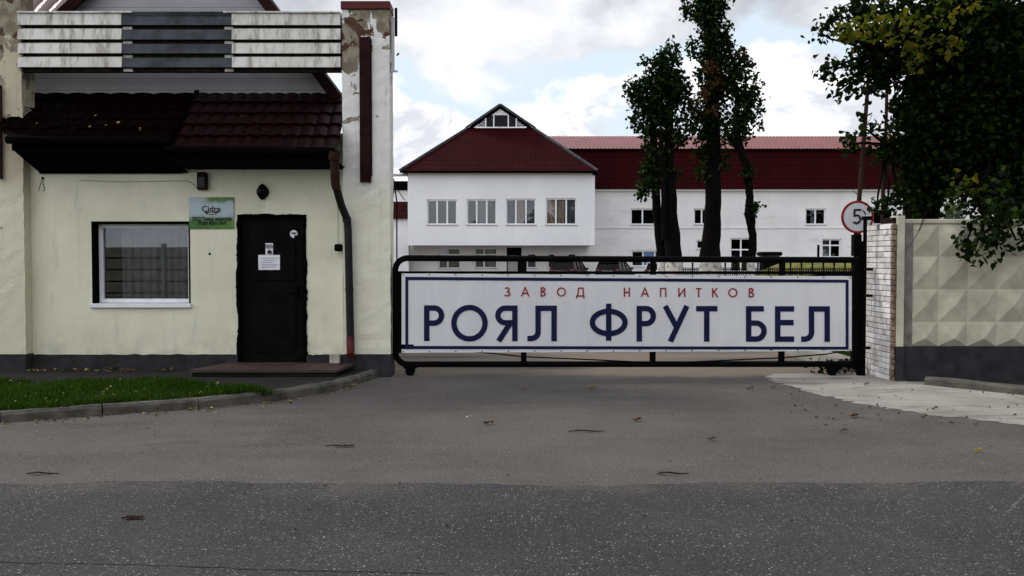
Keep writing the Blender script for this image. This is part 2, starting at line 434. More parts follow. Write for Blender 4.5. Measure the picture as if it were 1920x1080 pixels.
def grassm(name, a, b):
    k = NT(name); g = k.n('ShaderNodeNewGeometry')
    col = k.mix(g.outputs['Random Per Island'], a, b)
    k.t.nodes.remove(k.b)
    d = k.n('ShaderNodeBsdfDiffuse'); t = k.n('ShaderNodeBsdfTranslucent'); k.l(col, d.inputs[0]); k.l(col, t.inputs[0])
    mx = k.n('ShaderNodeMixShader'); mx.inputs[0].default_value = .35; k.l(d.outputs[0], mx.inputs[1]); k.l(t.outputs[0], mx.inputs[2])
    k.l(mx.outputs[0], k.out.inputs[0]); return k.m
M['grass'] = grassm('grass_blades', (.014, .040, .005), (.048, .098, .012))
M['lawn'] = simple('lawn_soil', (.008, .014, .004), .95, var=.5, scale=12)
M['bank'] = simple('dry_grass_bank', (.115, .112, .022), .95, var=.45, scale=2.5, bump=1, bs=10)
def leafm(name, a, b, c, tr=.30, gl=.006):
    k = NT(name); g = k.n('ShaderNodeNewGeometry')
    rp = k.n('ShaderNodeValToRGB'); e = rp.color_ramp.elements
    e[0].color = (*a, 1); e[1].color = (*c, 1); e[1].position = 1; m = e.new(.6); m.color = (*b, 1)
    k.l(g.outputs['Random Per Island'], rp.inputs[0])
    k.t.nodes.remove(k.b)
    d = k.n('ShaderNodeBsdfDiffuse'); t = k.n('ShaderNodeBsdfTranslucent'); k.l(rp.outputs[0], d.inputs[0])
    tcl = k.mix(.5, rp.outputs[0], (1.0, 1.0, .25), 'MULTIPLY'); k.l(tcl, t.inputs[0])
    gs = k.n('ShaderNodeBsdfGlossy'); gs.inputs['Roughness'].default_value = .38
    mx = k.n('ShaderNodeMixShader'); mx.inputs[0].default_value = tr; k.l(d.outputs[0], mx.inputs[1]); k.l(t.outputs[0], mx.inputs[2])
    m2 = k.n('ShaderNodeMixShader'); m2.inputs[0].default_value = gl; k.l(mx.outputs[0], m2.inputs[1]); k.l(gs.outputs[0], m2.inputs[2])
    k.l(m2.outputs[0], k.out.inputs[0]); return k.m
M['leaf'] = leafm('dark_green_leaves', (.003, .009, .0025), (.007, .019, .004), (.024, .050, .008))
M['leafrust'] = leafm('russet_leaves', (.030, .020, .008), (.075, .030, .015), (.040, .050, .014))
M['leafyel'] = leafm('yellow_green_leaves', (.035, .055, .006), (.09, .115, .010), (.22, .17, .015), .5)
M['leafnear'] = leafm('near_dark_leaves', (.003, .008, .002), (.008, .020, .004), (.034, .064, .008), .5, .006)
def bark(name, c, white=False):
    k = NT(name)
    n = k.noise(3, 7, .7, .5, vs=(4, 4, .7))
    col = k.mix(k.rng(n, .35, .65), tuple(q * .5 for q in c), c)
    if white:
        z = k.math('ADD', k.xyz()[2], k.math('MULTIPLY', k.noise(4, 4), .10))
        lime = k.mix(k.rng(k.noise(5, 7, .7, .4), .48, .62), (.55, .54, .50), (.22, .20, .17))
        col = k.mix(k.rng(z, 1.70, 1.66), col, lime)
    k.bump(n, .9, .05)
    return k.fin(col, .95, 0, .05)
M['bark'] = bark('dark_bark', (.006, .005, .004)); M['barklime'] = bark('dark_bark_limewashed_foot', (.005, .004, .0035), True)
M['stem'] = bark('brown_bare_stem', (.05, .028, .021))
# ------------------------------------------------------------------ shape builders
def wall_holes(mb, x0, x1, z0, z1, Y, holes, depth):
    xs = sorted({x0, x1, *[h[0] for h in holes], *[h[1] for h in holes]})
    zs = sorted({z0, z1, *[h[2] for h in holes], *[h[3] for h in holes]})
    xs = [q for q in xs if x0 <= q <= x1]; zs = [q for q in zs if z0 <= q <= z1]
    for i in range(len(xs) - 1):
        for j in range(len(zs) - 1):
            cx, cz = (xs[i] + xs[i + 1]) / 2, (zs[j] + zs[j + 1]) / 2
            if any(h[0] < cx < h[1] and h[2] < cz < h[3] for h in holes): continue
            mb.quad((xs[i], Y, zs[j]), (xs[i + 1], Y, zs[j]), (xs[i + 1], Y, zs[j + 1]), (xs[i], Y, zs[j + 1]))
    for a, b, c, d in holes:
        mb.quad((a, Y, c), (b, Y, c), (b, Y + depth, c), (a, Y + depth, c))
        mb.quad((a, Y, d), (a, Y + depth, d), (b, Y + depth, d), (b, Y, d))
        mb.quad((a, Y, c), (a, Y + depth, c), (a, Y + depth, d), (a, Y, d))
        mb.quad((b, Y, c), (b, Y, d), (b, Y + depth, d), (b, Y + depth, c))
def room(mb, a, b, c, d, Y0, Y1, e=.25):
    a -= e; b += e; c -= e; d += e
    mb.quad((a, Y1, c), (b, Y1, c), (b, Y1, d), (a, Y1, d))
    mb.quad((a, Y0, c), (b, Y0, c), (b, Y1, c), (a, Y1, c)); mb.quad((a, Y0, d), (a, Y1, d), (b, Y1, d), (b, Y0, d))
    mb.quad((a, Y0, c), (a, Y1, c), (a, Y1, d), (a, Y0, d)); mb.quad((b, Y0, c), (b, Y0, d), (b, Y1, d), (b, Y1, c))
def curtain_mb(x0, x1, z0, z1, Y, amp=.03, step=.09):
    mb = MB(); n = max(6, int((x1 - x0) / step * 8)); vs = []
    for i in range(n + 1):
        t = i / n; x = x0 + (x1 - x0) * t
        y = Y + amp * math.sin(x / step * 2 * math.pi + math.sin(x * 9)) + amp * .4 * math.sin(x / step * 3.3)
        vs += [(x, y, z0), (x, y, z1)]
    mb.add(vs, [(2 * i, 2 * i + 2, 2 * i + 3, 2 * i + 1) for i in range(n)], True)
    return mb
def window(parent, a, b, c, d, Y, rec, cols, transom=None, fw=.07, curtain=None, sill=True, panes=None, roomdep=.8, pane_mat='glass'):
    fr = MB(); y0 = Y + rec; y1 = y0 + .07
    fr.box(a, b, y0, y1, c, c + fw); fr.box(a, b, y0, y1, d - fw, d)
    fr.box(a, a + fw, y0 + .001, y1 - .001, c + fw, d - fw); fr.box(b - fw, b, y0 + .001, y1 - .001, c + fw, d - fw)
    for t in cols:
        x = a + (b - a) * t; fr.box(x - fw * .55, x + fw * .55, y0 - .003, y1 - .004, c + fw, d - fw)
    if transom:
        z = c + (d - c) * transom; fr.box(a + fw, b - fw, y0 - .006, y1 - .006, z - fw * .5, z + fw * .5)
    w = fr.build('window', M['white'], parent)
    def sub(mb, name, mat): 
        o0 = WL[parent.name]; ob = mb.build(name, mat, origin=o0); ob.parent = w; ob.location = (0, 0, 0); WL[ob.name] = o0; return ob
    p = MB(); p.quad((a + fw * .5, y0 + .04, c + fw * .5), (b - fw * .5, y0 + .04, c + fw * .5), (b - fw * .5, y0 + .04, d - fw * .5), (a + fw * .5, y0 + .04, d - fw * .5))
    sub(p, 'pane', M[pane_mat])
    if sill:
        s_ = MB(); s_.bbox(a - .05, b + .05, Y - .07, Y + rec + .01, c - .045, c + .012, .008); sub(s_, 'sill', M['sill'])
    if curtain:
        for (t0, t1, mt) in curtain:
            sub(curtain_mb(a + (b - a) * t0, a + (b - a) * t1, c + .02, d - .02, y1 + .16, .035, .14), 'curtain', M[mt])
    return w
def tiled(p00, p10, p01, p11, nc, nr, amp=.022, step=.03, sub=6):
    # metal tile sheet: waves across, a drop at every row
    p00, p10, p01, p11 = map(Vector, (p00, p10, p01, p11)); mb = MB()
    nrm = (p10 - p00).cross(p01 - p00).normalized(); vs = []; nx = nc * sub
    ts = []
    for r in range(nr): ts += [(r / nr, step), ((r + .5) / nr, step * .5), ((r + .999) / nr, 0)]
    for t, h in ts:
        for i in range(nx + 1):
            s = i / nx
            p = (p00 * (1 - s) + p10 * s) * (1 - t) + (p01 * (1 - s) + p11 * s) * t
            ph = (i % sub) / sub
            w = amp * (abs(math.sin(math.pi * ph)) ** .7)
            vs.append(p + nrm * (w + h))
    W = nx + 1; fs = [(j * W + i, j * W + i + 1, (j + 1) * W + i + 1, (j + 1) * W + i) for j in range(len(ts) - 1) for i in range(nx)]
    return mb.add(vs, fs, False)
def leaves_mesh(name, pts, sizes, mat, parent, width=.85, curl=.25, up=.3, mats=None, mi=None):
    n = len(pts); pts = np.asarray(pts, float); sizes = np.asarray(sizes, float)[:, None]
    nr = rng.normal(size=(n, 3)); nr[:, 2] = np.abs(nr[:, 2]) + up; nr /= np.linalg.norm(nr, axis=1)[:, None]
    v = rng.normal(size=(n, 3)); v[:, 2] -= .6
    v -= nr * (v * nr).sum(1)[:, None]; v /= np.linalg.norm(v, axis=1)[:, None]; u = np.cross(v, nr)
    sh = [(0, 0), (-.42, .12), (-.46, .50), (0, 1.05), (.46, .50), (.42, .12)]
    V = np.empty((n, 6, 3))
    fold = rng.uniform(0, curl * 2, size=(n, 1))
    for i, (a, b) in enumerate(sh):
        V[:, i] = pts + sizes * (u * a * width + v * (b - .5) + nr * (abs(a) * fold - .25 * curl * b * b))
    o0 = np.array(WL[parent.name]); V = (V - o0).reshape(-1, 3)
    me = bpy.data.meshes.new(name)
    idx = np.arange(n)[:, None] * 6
    fa = np.concatenate([idx + np.array([[0, 3, 2, 1]]), idx + np.array([[0, 5, 4, 3]])], 1).reshape(-1)
    me.vertices.add(n * 6); me.vertices.foreach_set('co', V.reshape(-1).astype(np.float32))
    me.loops.add(n * 8); me.loops.foreach_set('vertex_index', fa.astype(np.int32))
    me.polygons.add(n * 2); me.polygons.foreach_set('loop_start', np.arange(0, n * 8, 4, dtype=np.int32))
    for m in (mats or [mat]): me.materials.append(m)
    if mi is not None: me.polygons.foreach_set('material_index', np.repeat(mi, 2).astype(np.int32))
    me.update(calc_edges=True); me.validate()
    ob = bpy.data.objects.new(name, me); C.objects.link(ob); ob.parent = parent; return ob
def blob_points(blobs, dens, clus, shell=.35):
    # blobs: (centre, (rx,ry,rz), weight); clusters of leaves round random twig ends
    out = []; cen = []
    for c, r, w in blobs:
        vol = r[0] * r[1] * r[2] * 4.19; k = max(3, int(dens * vol * w))
        for _ in range(k):
            d = rng.normal(size=3); d /= np.linalg.norm(d); rad = rng.random() ** shell
            q = np.array(c) + d * rad * np.array(r); cen.append(q)
            m = rng.poisson(clus[0]) + 2
            out.append(q + rng.normal(size=(m, 3)) * clus[1])
    return np.concatenate(out), cen
def limb(mb, a, b, r0, r1, wob=.08, n=6, seg=7):
    a, b = Vector(a), Vector(b); L = (b - a).length; pts = []
    for i in range(seg + 1):
        t = i / seg; p = a.lerp(b, t)
        if 0 < i < seg: p += Vector((random.uniform(-1, 1), random.uniform(-1, 1), random.uniform(-.5, .5))) * wob * L * .35
        pts.append(p)
    mb.tube(pts, [r0 + (r1 - r0) * (i / seg) for i in range(seg + 1)], n)
    return pts
def text_part(s, size, loc, mat, parent, name='lettering', align='CENTER', bold=0.0, th=.0015, root=None, sx=1.0):
    cu = bpy.data.curves.new('t', 'FONT'); cu.body = s; cu.size = size; cu.align_x = align; cu.offset = bold; cu.extrude = th; cu.resolution_u = 3
    tmp = bpy.data.objects.new('t', cu); C.objects.link(tmp)
    me = bpy.data.meshes.new_from_object(tmp); bpy.data.objects.remove(tmp)
    me.transform(Matrix.Diagonal((sx, 1, 1, 1))); me.transform(Matrix.Rotation(R(90), 4, 'X')); 
    L = Vector(loc) - WL[(root or parent).name]
    me.transform(Matrix.Translation(L)); me.materials.clear(); me.materials.append(mat)
    ob = bpy.data.objects.new(name, me); C.objects.link(ob); ob.parent = parent; WL[ob.name] = WL[(root or parent).name]
    return ob

# ------------------------------------------------------------------ the ground
mb = MB(); mb.quad((-900, -300, 0), (900, -300, 0), (900, 1500, 0), (-900, 1500, 0))
struct(mb.build('ground', M['yard'], origin=(0, 0, 0)))
mb = MB(); n = 700; ed = [( -60 + 120 * i / n, 6.45 + .05 * math.sin(i * .21) + .03 * math.sin(i * .53) + random.uniform(-.025, .025)) for i in range(n + 1)]
mb.add([(x, -3.2, .004) for x, y in ed] + [(x, y, .004) for x, y in ed], [(i, i + 1, n + 2 + i, n + 1 + i) for i in range(n)])
struct(mb.build('road', M['road'], origin=(0, 0, 0)))
def sheet(name, pxs, z, mat, jag=.05, sub=18):
    pts = []
    for i in range(len(pxs)):
        a = G(*pxs[i]); b = G(*pxs[(i + 1) % len(pxs)])
        k = sub if (b - a).length > .6 else 2
        for j in range(k):
            p = a.lerp(b, j / k)
            if j: p += Vector((random.uniform(-jag, jag), random.uniform(-jag, jag) * .7, 0))
            pts.append((p.x, p.y, z))
    m = MB(); m.add(pts, [tuple(range(len(pts)))]); return struct(m.build(name, mat, origin=(0, 0, 0)))
sheet('concrete_apron', [(1440, 712), (1500, 731), (1610, 757), (1720, 775), (1920, 798), (2300, 822), (2400, 700), (1650, 700), (1445, 701)], .004, M['slab'], .07)
# pavement behind the kerb, with its lawn
kpx = [(-420, 806), (-150, 800), (0, 793), (100, 787), (200, 778), (300, 772), (400, 764), (480, 757), (550, 748), (620, 735), (680, 718), (722, 703)]
kp = [G(x, y) for x, y in kpx]; KH = .105
def offs(pts, d):
    o = []
    for i, p in enumerate(pts):
        t = (pts[min(i + 1, len(pts) - 1)] - pts[max(i - 1, 0)]).normalized(); o.append(p + Vector((-t.y, t.x, 0)) * d)
    return o
kin = offs(kp, .13)
mb = MB(); vs = [(p.x, p.y, KH - .025) for p in kin] + [(kin[-1].x, 13.0, KH - .025), (-14, 13.0, KH - .025)]
mb.add(vs, [tuple(range(len(vs)))]); struct(mb.build('pavement', M['dirtpathshade'], origin=(0, 0, 0)))
# kerb: separate stones with open joints
def kerb_run(pts, w, h, length=.95):
    m = MB(); acc = [0]
    for a, b in zip(pts, pts[1:]): acc.append(acc[-1] + (b - a).length)
    def at(s):
        for i in range(len(acc) - 1):
            if s <= acc[i + 1] + 1e-6:
                t = (s - acc[i]) / (acc[i + 1] - acc[i]); return pts[i].lerp(pts[i + 1], t)
        return pts[-1]
    s = 0
    while s < acc[-1] - .05:
        e = min(s + length * random.uniform(.92, 1.05), acc[-1]); a, b = at(s + .006), at(e - .006); t = (b - a).normalized(); q = Vector((-t.y, t.x, 0))
        dz = random.uniform(-.008, .008); hh = h + dz; o = q * random.uniform(-.008, .008); a += o; b += o; nseg = 6; prof = [(0, -.05), (0.004, hh - .03), (.03, hh), (w - .012, hh), (w, hh - .012), (w, -.05)]
        vs = []
        for i in range(nseg + 1):
            p = a.lerp(b, i / nseg)
            for k, (u, z) in enumerate(prof):
                jt = random.uniform(-.006, .006) if 0 < k < 5 else 0
                vs.append((p.x + q.x * (u + jt), p.y + q.y * (u + jt), z + jt))
        n = len(prof); fs = [(i * n + k, (i + 1) * n + k, (i + 1) * n + (k + 1) % n, i * n + (k + 1) % n) for i in range(nseg) for k in range(n)]
        fs += [tuple(range(n)), tuple(range(nseg * n + n - 1, nseg * n - 1, -1))]
        m.add(vs, fs); s = e
    return m
struct(kerb_run(kp, .13, KH).build('kerb', M['kerb'], origin=(0, 0, 0)))
rk = [G(1732, 722), G(1800, 729), G(1870, 736), G(1925, 742), G(2300, 790)]
struct(kerb_run(rk, .17, .10, 1.4).build('kerb', M['kerb'], origin=(0, 0, 0)))
mb = MB(); pts = [G(1700, 716), G(1735, 716), G(1925, 735), G(2300, 780), G(2300, 690), G(1700, 690)]
mb.add([(p.x, p.y, .03 if i > 3 else .014) for i, p in enumerate(pts)], [(0, 1, 5), (1, 2, 4, 5), (2, 3, 4)])
struct(mb.build('soil_strip', M['dirtpathshade'], origin=(0, 0, 0)))
# lawn sheet + blades
lz = KH - .012
lp = [Vector((p.x, p.y, lz)) for p in kin[:8]]
back = [G(515, 740, lz), G(450, 729, lz), G(380, 722, lz), G(260, 717, lz), G(100, 716, lz), G(-60, 716, lz), G(-420, 716, lz)]
mb = MB(); mb.add(lp + back, [tuple(range(len(lp + back)))]); struct(mb.build('lawn', M['lawn'], origin=(0, 0, 0)))
poly = [(p.x, p.y) for p in lp + back]
def inside(x, y, pl):
    c = False; j = len(pl) - 1
    for i in range(len(pl)):
        if (pl[i][1] > y) != (pl[j][1] > y) and x < (pl[j][0] - pl[i][0]) * (y - pl[i][1]) / (pl[j][1] - pl[i][1]) + pl[i][0]: c = not c
        j = i
    return c
def blades(name, pl, z, count, mat, h=(.03, .09), label=None, clump=True):
    xs = [p[0] for p in pl]; ys = [p[1] for p in pl]; m = MB(); k = 0; V = []; Fc = []
    while k < count:
        x, y = random.uniform(min(xs), max(xs)), random.uniform(min(ys), max(ys))
        if not inside(x, y, pl): continue
        dn = math.sin(x * 2.1 + 1) * math.sin(y * 3.3) + math.sin(x * 5.7) * .5
        if clump and random.random() > .75 + dn * .35: continue
        for _ in range(3):
            k += 1; a = random.uniform(0, 6.283); hh = random.uniform(*h) * (1 + .35 * dn); w = random.uniform(.004, .008)
            bx, by = x + random.uniform(-.02, .02), y + random.uniform(-.02, .02)
            lx, ly = math.cos(a) * hh * random.uniform(.1, .9), math.sin(a) * hh * random.uniform(.1, .9)
            px_, py_ = -math.sin(a) * w, math.cos(a) * w
            b = len(V); V += [(bx - px_, by - py_, z), (bx + px_, by + py_, z), (bx + lx * .5 + px_ * .7, by + ly * .5 + py_ * .7, z + hh * .7), (bx + lx * .5 - px_ * .7, by + ly * .5 - py_ * .7, z + hh * .7), (bx + lx, by + ly, z + hh)]
            Fc += [(b, b + 1, b + 2, b + 3), (b + 3, b + 2, b + 4)]
    m.add(V, Fc); o = m.build(name, mat, origin=(0, 0, 0)); return tag(o, label, 'grass', kind='stuff')
blades('grass', poly, lz, 30000, M['grass'], label='mown green lawn grass behind the kerb in front of the gatehouse')
# dandelion-pale fallen leaves on the lawn and litter by the kerb
def scatter(name, n, fn, size, mats, label, cat):
    pts = []; sz = []
    while len(pts) < n:
        p = fn()
        if p is None: continue
        pts.append(p); sz.append(random.uniform(*size))
    r = thing(name + '_tmp', label, cat, (0, 0, 0)); mi = rng.integers(0, len(mats), size=len(pts))
    o = leaves_mesh(name, pts, sz, None, r, up=2.5, curl=.35, mats=mats, mi=mi); o.parent = None; bpy.data.objects.remove(r)
    return tag(o, label, cat, kind='stuff')
M['dryleaf'] = leafm('pale_dry_leaves', (.16, .12, .05), (.24, .20, .09), (.30, .24, .06), .1)
M['brownleaf'] = leafm('brown_leaves', (.05, .030, .018), (.09, .05, .03), (.14, .08, .04), .05)
def on_lawn():
    x, y = random.uniform(-9, -2), random.uniform(8.5, 12.2)
    return (x, y, lz + random.uniform(.03, .07)) if inside(x, y, poly) else None
scatter('lawn_leaves', 130, on_lawn, (.02, .045), [M['dryleaf']], 'small pale fallen leaves scattered through the lawn', 'leaf litter')
def by_kerb():
    i = random.randint(1, 9); p = kp[i].lerp(kp[i + 1], random.random()); d = abs(random.gauss(0, .16)) + .02
    return (p.x + random.uniform(-.05, .05), p.y - d, .012)
scatter('kerb_litter', 230, by_kerb, (.012, .045), [M['brownleaf'], M['brownleaf'], M['dryleaf']], 'leaf crumbs and dirt gathered along the foot of the curved kerb', 'leaf litter')
def on_slab():
    p = G(random.uniform(1450, 1950), random.uniform(712, 800)); return (p.x, p.y, .014)
scatter('slab_litter', 110, on_slab, (.012, .04), [M['brownleaf']], 'brown leaf crumbs scattered on the pale concrete apron', 'leaf litter')
def on_yard():
    p = G(random.uniform(0, 1900), random.uniform(745, 1000)); return (p.x, p.y, .012)
scatter('yard_litter', 200, on_yard, (.008, .022), [M['brownleaf']], 'tiny crumbs of leaf and grit scattered on the asphalt', 'leaf litter')
def by_wall():
    return (random.uniform(-6.6, -4.6), random.uniform(12.2, 12.5), KH)
scatter('wall_litter', 150, by_wall, (.02, .06), [M['brownleaf'], M['dryleaf']], 'dry leaves blown against the foot of the gatehouse wall', 'leaf litter')

# ------------------------------------------------------------------ gatehouse
WY = 12.6; gx0, gx1 = -8.6, -2.35
gh = thing('gatehouse', 'cream stucco gatehouse with dark door, one window and red tiled roof', 'gatehouse', (-5, WY, 0))
wz = Z(318, WY); win = (X(173, WY), X(355, WY), Z(573, WY), Z(417, WY)); door = (X(446, WY), X(574, WY), Z(681, WY), Z(403, WY))
pz = Z(665, WY)
mb = MB(); wall_holes(mb, gx0, gx1, 0, wz + .5, WY, [win, door], .24)
mb.quad((gx1, WY, 0), (gx1, 17, 0), (gx1, 17, wz + .5), (gx1, WY, wz + .5)); mb.quad((gx0, WY, 0), (gx0, WY, wz + .5), (gx0, 17, wz + .5), (gx0, 17, 0))
mb.quad((gx0, 17, 0), (gx0, 17, wz + .5), (gx1, 17, wz + .5), (gx1, 17, 0))
mb.build('wall', M['stucco'], gh)
mb = MB()
def wavy_band(m, a, b, y0, z0, z1, n=40):
    zz = [z1 + .006 * math.sin(i * 2.3) + random.uniform(-.006, .006) for i in range(n + 1)]
    for i in range(n):
        xa, xb = a + (b - a) * i / n, a + (b - a) * (i + 1) / n
        m.add([(xa, y0, z0), (xb, y0, z0), (xb, y0, zz[i + 1]), (xa, y0, zz[i]), (xb, WY, zz[i + 1] + .004), (xa, WY, zz[i] + .004)], [(0, 1, 2, 3), (3, 2, 4, 5)])
wavy_band(mb, gx0, door[0] - .01, WY - .018, 0, pz); mb.build('plinth', M['plinth'], gh); mb = MB(); wavy_band(mb, door[1] + .01, gx1, WY - .018, 0, pz, 12)
mb.build('plinth', M['plinth'], gh)
# window
a, b, c, d = win
w = window(gh, a + .035, b - .01, c + .035, d - .02, WY, .13, [], fw=.055, sill=False)
def subp(mb, name, mat, par, root):
    o0 = WL[root.name]; ob = mb.build(name, mat, origin=o0); ob.parent = par; ob.location = (0, 0, 0); WL[ob.name] = o0; return ob
s_ = MB(); s_.bbox(a - .03, b + .03, WY - .05, WY + .14, c - .028, c + .03, .006); subp(s_, 'sill', M['white'], w, gh)
subp(curtain_mb(a + .27, b - .02, c, d, WY + .34, .034, .11), 'curtain', M['curtain'], w, gh)
s_ = MB(); s_.box(a - .1, b + .1, WY + .22, WY + .45, c - .05, c); subp(s_, 'inner_sill', M['white'], w, gh)
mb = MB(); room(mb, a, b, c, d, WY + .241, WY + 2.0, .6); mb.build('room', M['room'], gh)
# foam/dark reveal lining
mb = MB()
mb.box(a - .006, a + .034, WY - .003, WY + .14, c + .03, d + .006); mb.box(a - .006, b + .01, WY - .004, WY + .14, d - .019, d + .014); mb.box(b - .009, b + .014, WY - .003, WY + .14, c + .03, d - .02)
mb.build('window_reveal', M['foam'], gh)
# door
a, b, c, d = door
mb = MB(); mb.box(a + .03, b - .03, WY + .05, WY + .10, c + .03, d - .04)
for q in (0, 1): # pressed panels
    z0 = c + .15 + q * 1.0; mb.bbox(a + .16, b - .16, WY + .038, WY + .05, z0, z0 + .8, .01)
dr = mb.build('door', M['door'], gh); dr['label'] = 'dark steel entrance door with notices taped to it'
mb = MB(); mb.box(a, a + .03, WY + .03, WY + .11, c, d); mb.box(b - .03, b, WY + .03, WY + .11, c, d); mb.box(a + .03, b - .03, WY + .03, WY + .11, d - .04, d); mb.box(a + .03, b - .03, WY + .03, WY + .11, c, c + .03)
subp(mb, 'door_frame', M['door'], dr, gh)
# ragged foam edging proud of the stucco
def ragged(m, p, q, w, n):
    p, q = Vector(p), Vector(q); t = (q - p).normalized(); s = Vector((-t.z, 0, t.x)); L = (q - p).length
    prev = random.uniform(.3, 1) * w; vs = []
    for i in range(n + 1):
        prev = max(.15 * w, min(1.5 * w, prev + random.uniform(-.7, .7) * w)); e = prev if random.random() > .06 else w * 1.8
        c0 = p + t * L * i / n; vs += [c0 - s * .035, c0 + s * e]
    vs2 = [v + Vector((0, -.012, 0)) for v in vs]; vs3 = [Vector((v.x, WY + .05, v.z)) for v in vs]; N = len(vs)
    A = vs2 + vs3; fs = []
    for i in range(n):
        k = 2 * i; fs += [(k, k + 1, k + 3, k + 2), (k + 1, k + 1 + N, k + 3 + N, k + 3), (k, k + 2, k + 2 + N, k + N)]
    m.add(A, fs)
mb = MB(); ragged(mb, (a, WY, c), (a, WY, d), .018, 60); ragged(mb, (b, WY - .001, d), (b, WY - .001, c), .014, 60); ragged(mb, (a, WY - .002, d), (b, WY - .002, d), .012, 30)
subp(mb, 'foam_edging', M['foam'], dr, gh)
mb = MB(); hz = Z(549, WY); hx = X(556, WY); mb.box(hx - .02, hx + .02, WY + .028, WY + .05, hz - .12, hz + .10); mb.tube([(hx, WY + .03, hz), (hx, WY - .02, hz), (hx - .11, WY - .02, hz)], .009, 8)
subp(mb, 'handle', M['iron'], dr, gh)
yN = WY + .046
def sheet_part(name, x0, x1, y0, y1, extra, label, mats):
    m = MB(); nx = 6; X0, X1, Z0, Z1 = X(x0, yN), X(x1, yN), Z(y1, yN), Z(y0, yN)
    vs = []; 
    for j in range(7):
        for i in range(nx + 1):
            s, t = i / nx, j / 6; vs.append((X0 + (X1 - X0) * s, yN - .012 - .006 * math.sin(3 * s + 2 * t) - .004 * s * t, Z0 + (Z1 - Z0) * t))
    m.add(vs, [(j * 7 + i, j * 7 + i + 1, j * 7 + i + 8, j * 7 + i + 7) for j in range(6) for i in range(nx)])
    for (mi, u0, u1, v0, v1) in extra:
        m.cur = mi; m.box(X0 + (X1 - X0) * u0, X0 + (X1 - X0) * u1, yN - .030, yN - .026, Z1 + (Z0 - Z1) * v0, Z1 + (Z0 - Z1) * v1)
    o = subp(m, name, mats, dr, gh); o['label'] = label; return o
sheet_part('notice', 485, 525, 478, 506, [(1, .12 + .05 * (i % 2), .9 - .13 * (i % 3), .18 + .15 * i, .205 + .15 * i) for i in range(5)], 'white typed notice sheet taped to the dark door', [M['paper'], M['greyink']])
vh = sheet_part('notice', 498.5, 512.5, 456, 477.5, [(1, .15, .85, .40, .43), (1, .3, .85, .68, .92), (1, .38, .7, .6, .68)], 'small upright notice headed with entry word above the sheet', [M['paper'], M['ink']])
text_part('ВХОД', .052, (X(505.5, WY), yN - .028, Z(463.5, WY)), M['ink'], dr, 'notice_lettering', root=gh, bold=.001)
mb = MB(); cx, cz, rr = X(550, WY), Z(438.5, WY), .053
pts = [(cx + rr * math.cos(t), WY + .036, cz + rr * math.sin(t)) for t in [math.radians(q) for q in range(-20, 290, 10)]] + [(cx + rr * .15, WY + .036, cz - rr * .5), (cx + rr * .45, WY + .036, cz - rr * .25)]
mb.prism(pts, (0, .003, 0)); mb.cur = 1; mb.box(cx - rr * .72, cx + rr * .75, WY + .030, WY + .035, cz + .1 * rr, cz + .38 * rr); mb.box(cx - rr * .1, cx + rr * .3, WY + .031, WY + .035, cz - .15 * rr, cz + .1 * rr)
o = subp(mb, 'sticker', [M['paper'], M['ink']], dr, gh); o['label'] = 'round white camera warning sticker'
# skirt roof
ey = 11.9; ty = 13.2
tz = Z(176, ty); xr_e, xr_t = -2.28, -2.36
zr = Z(281, ey); xl = X(320, ey)
rf = tiled((xl, ey, zr), (xr_e, ey, zr), (xl - .08, ty, tz), (xr_t, ty, tz), 12, 5).build('roof', M['tile'], gh)
zl = Z(264, ey); xll = X(27, ey)
M['tileshade'] = simple('shade_darkened_red_tile', (.0028, .0004, .0005), .85, spec=.01, var=.5, scale=9)  # shade over the left roof is put into this darker tile colour
mb = tiled((xll, ey, zl), (xl, ey, zl + .003), (-8.0, ty, tz), (xl - .08, ty, tz), 11, 5); mb.build('roof', M['tileshade'], gh)
mb = MB()
mb.box(xl, xr_e, ey - .03, ey + .04, zr - .15, zr - .005)
mb.box(xll, xl - .002, ey - .02, ey + .04, zl - .13, zl - .005)
# soffits slope down to the wall head
mb.quad((xl, ey + .04, zr - .15), (xr_e, ey + .04, zr - .15), (xr_e, WY + .0, wz), (xl, WY + .0, wz))
zw2 = Z(326, WY)
mb.quad((xll, ey + .04, zl - .13), (xl, ey + .04, zl - .13), (xl, WY - .02, zw2 + .01), (xll, WY - .02, zw2 + .01))
mb.quad((xl, ey + .04, zr - .15), (xl, ey + .04, zl - .005), (xl, ty, tz), (xl, WY, wz))
mb.box(xll, X(345, WY), WY - .045, WY - .015, zw2, wz + .2)
mb.prism([(xl - .03, ey + .01, zl - .02), (xl + .03, ey + .01, zr - .03), (xl - .05, ty, tz + .01), (xl - .11, ty, tz + .01)], (0, 0, .045)); mb.build('eaves', M['fascia'], gh)
mb = MB(); gp = [(xll - .03, ey - .07, zl + .005), (xl + .05, ey - .07, zl - .02)]
mb.tube(gp, .055, 10); mb.tube([(xl - .02, ey - .08, zr - .01), (xr_e - .02, ey - .08, zr - .03)], .055, 10)
mb.build('gutter', M['fascia'], gh)
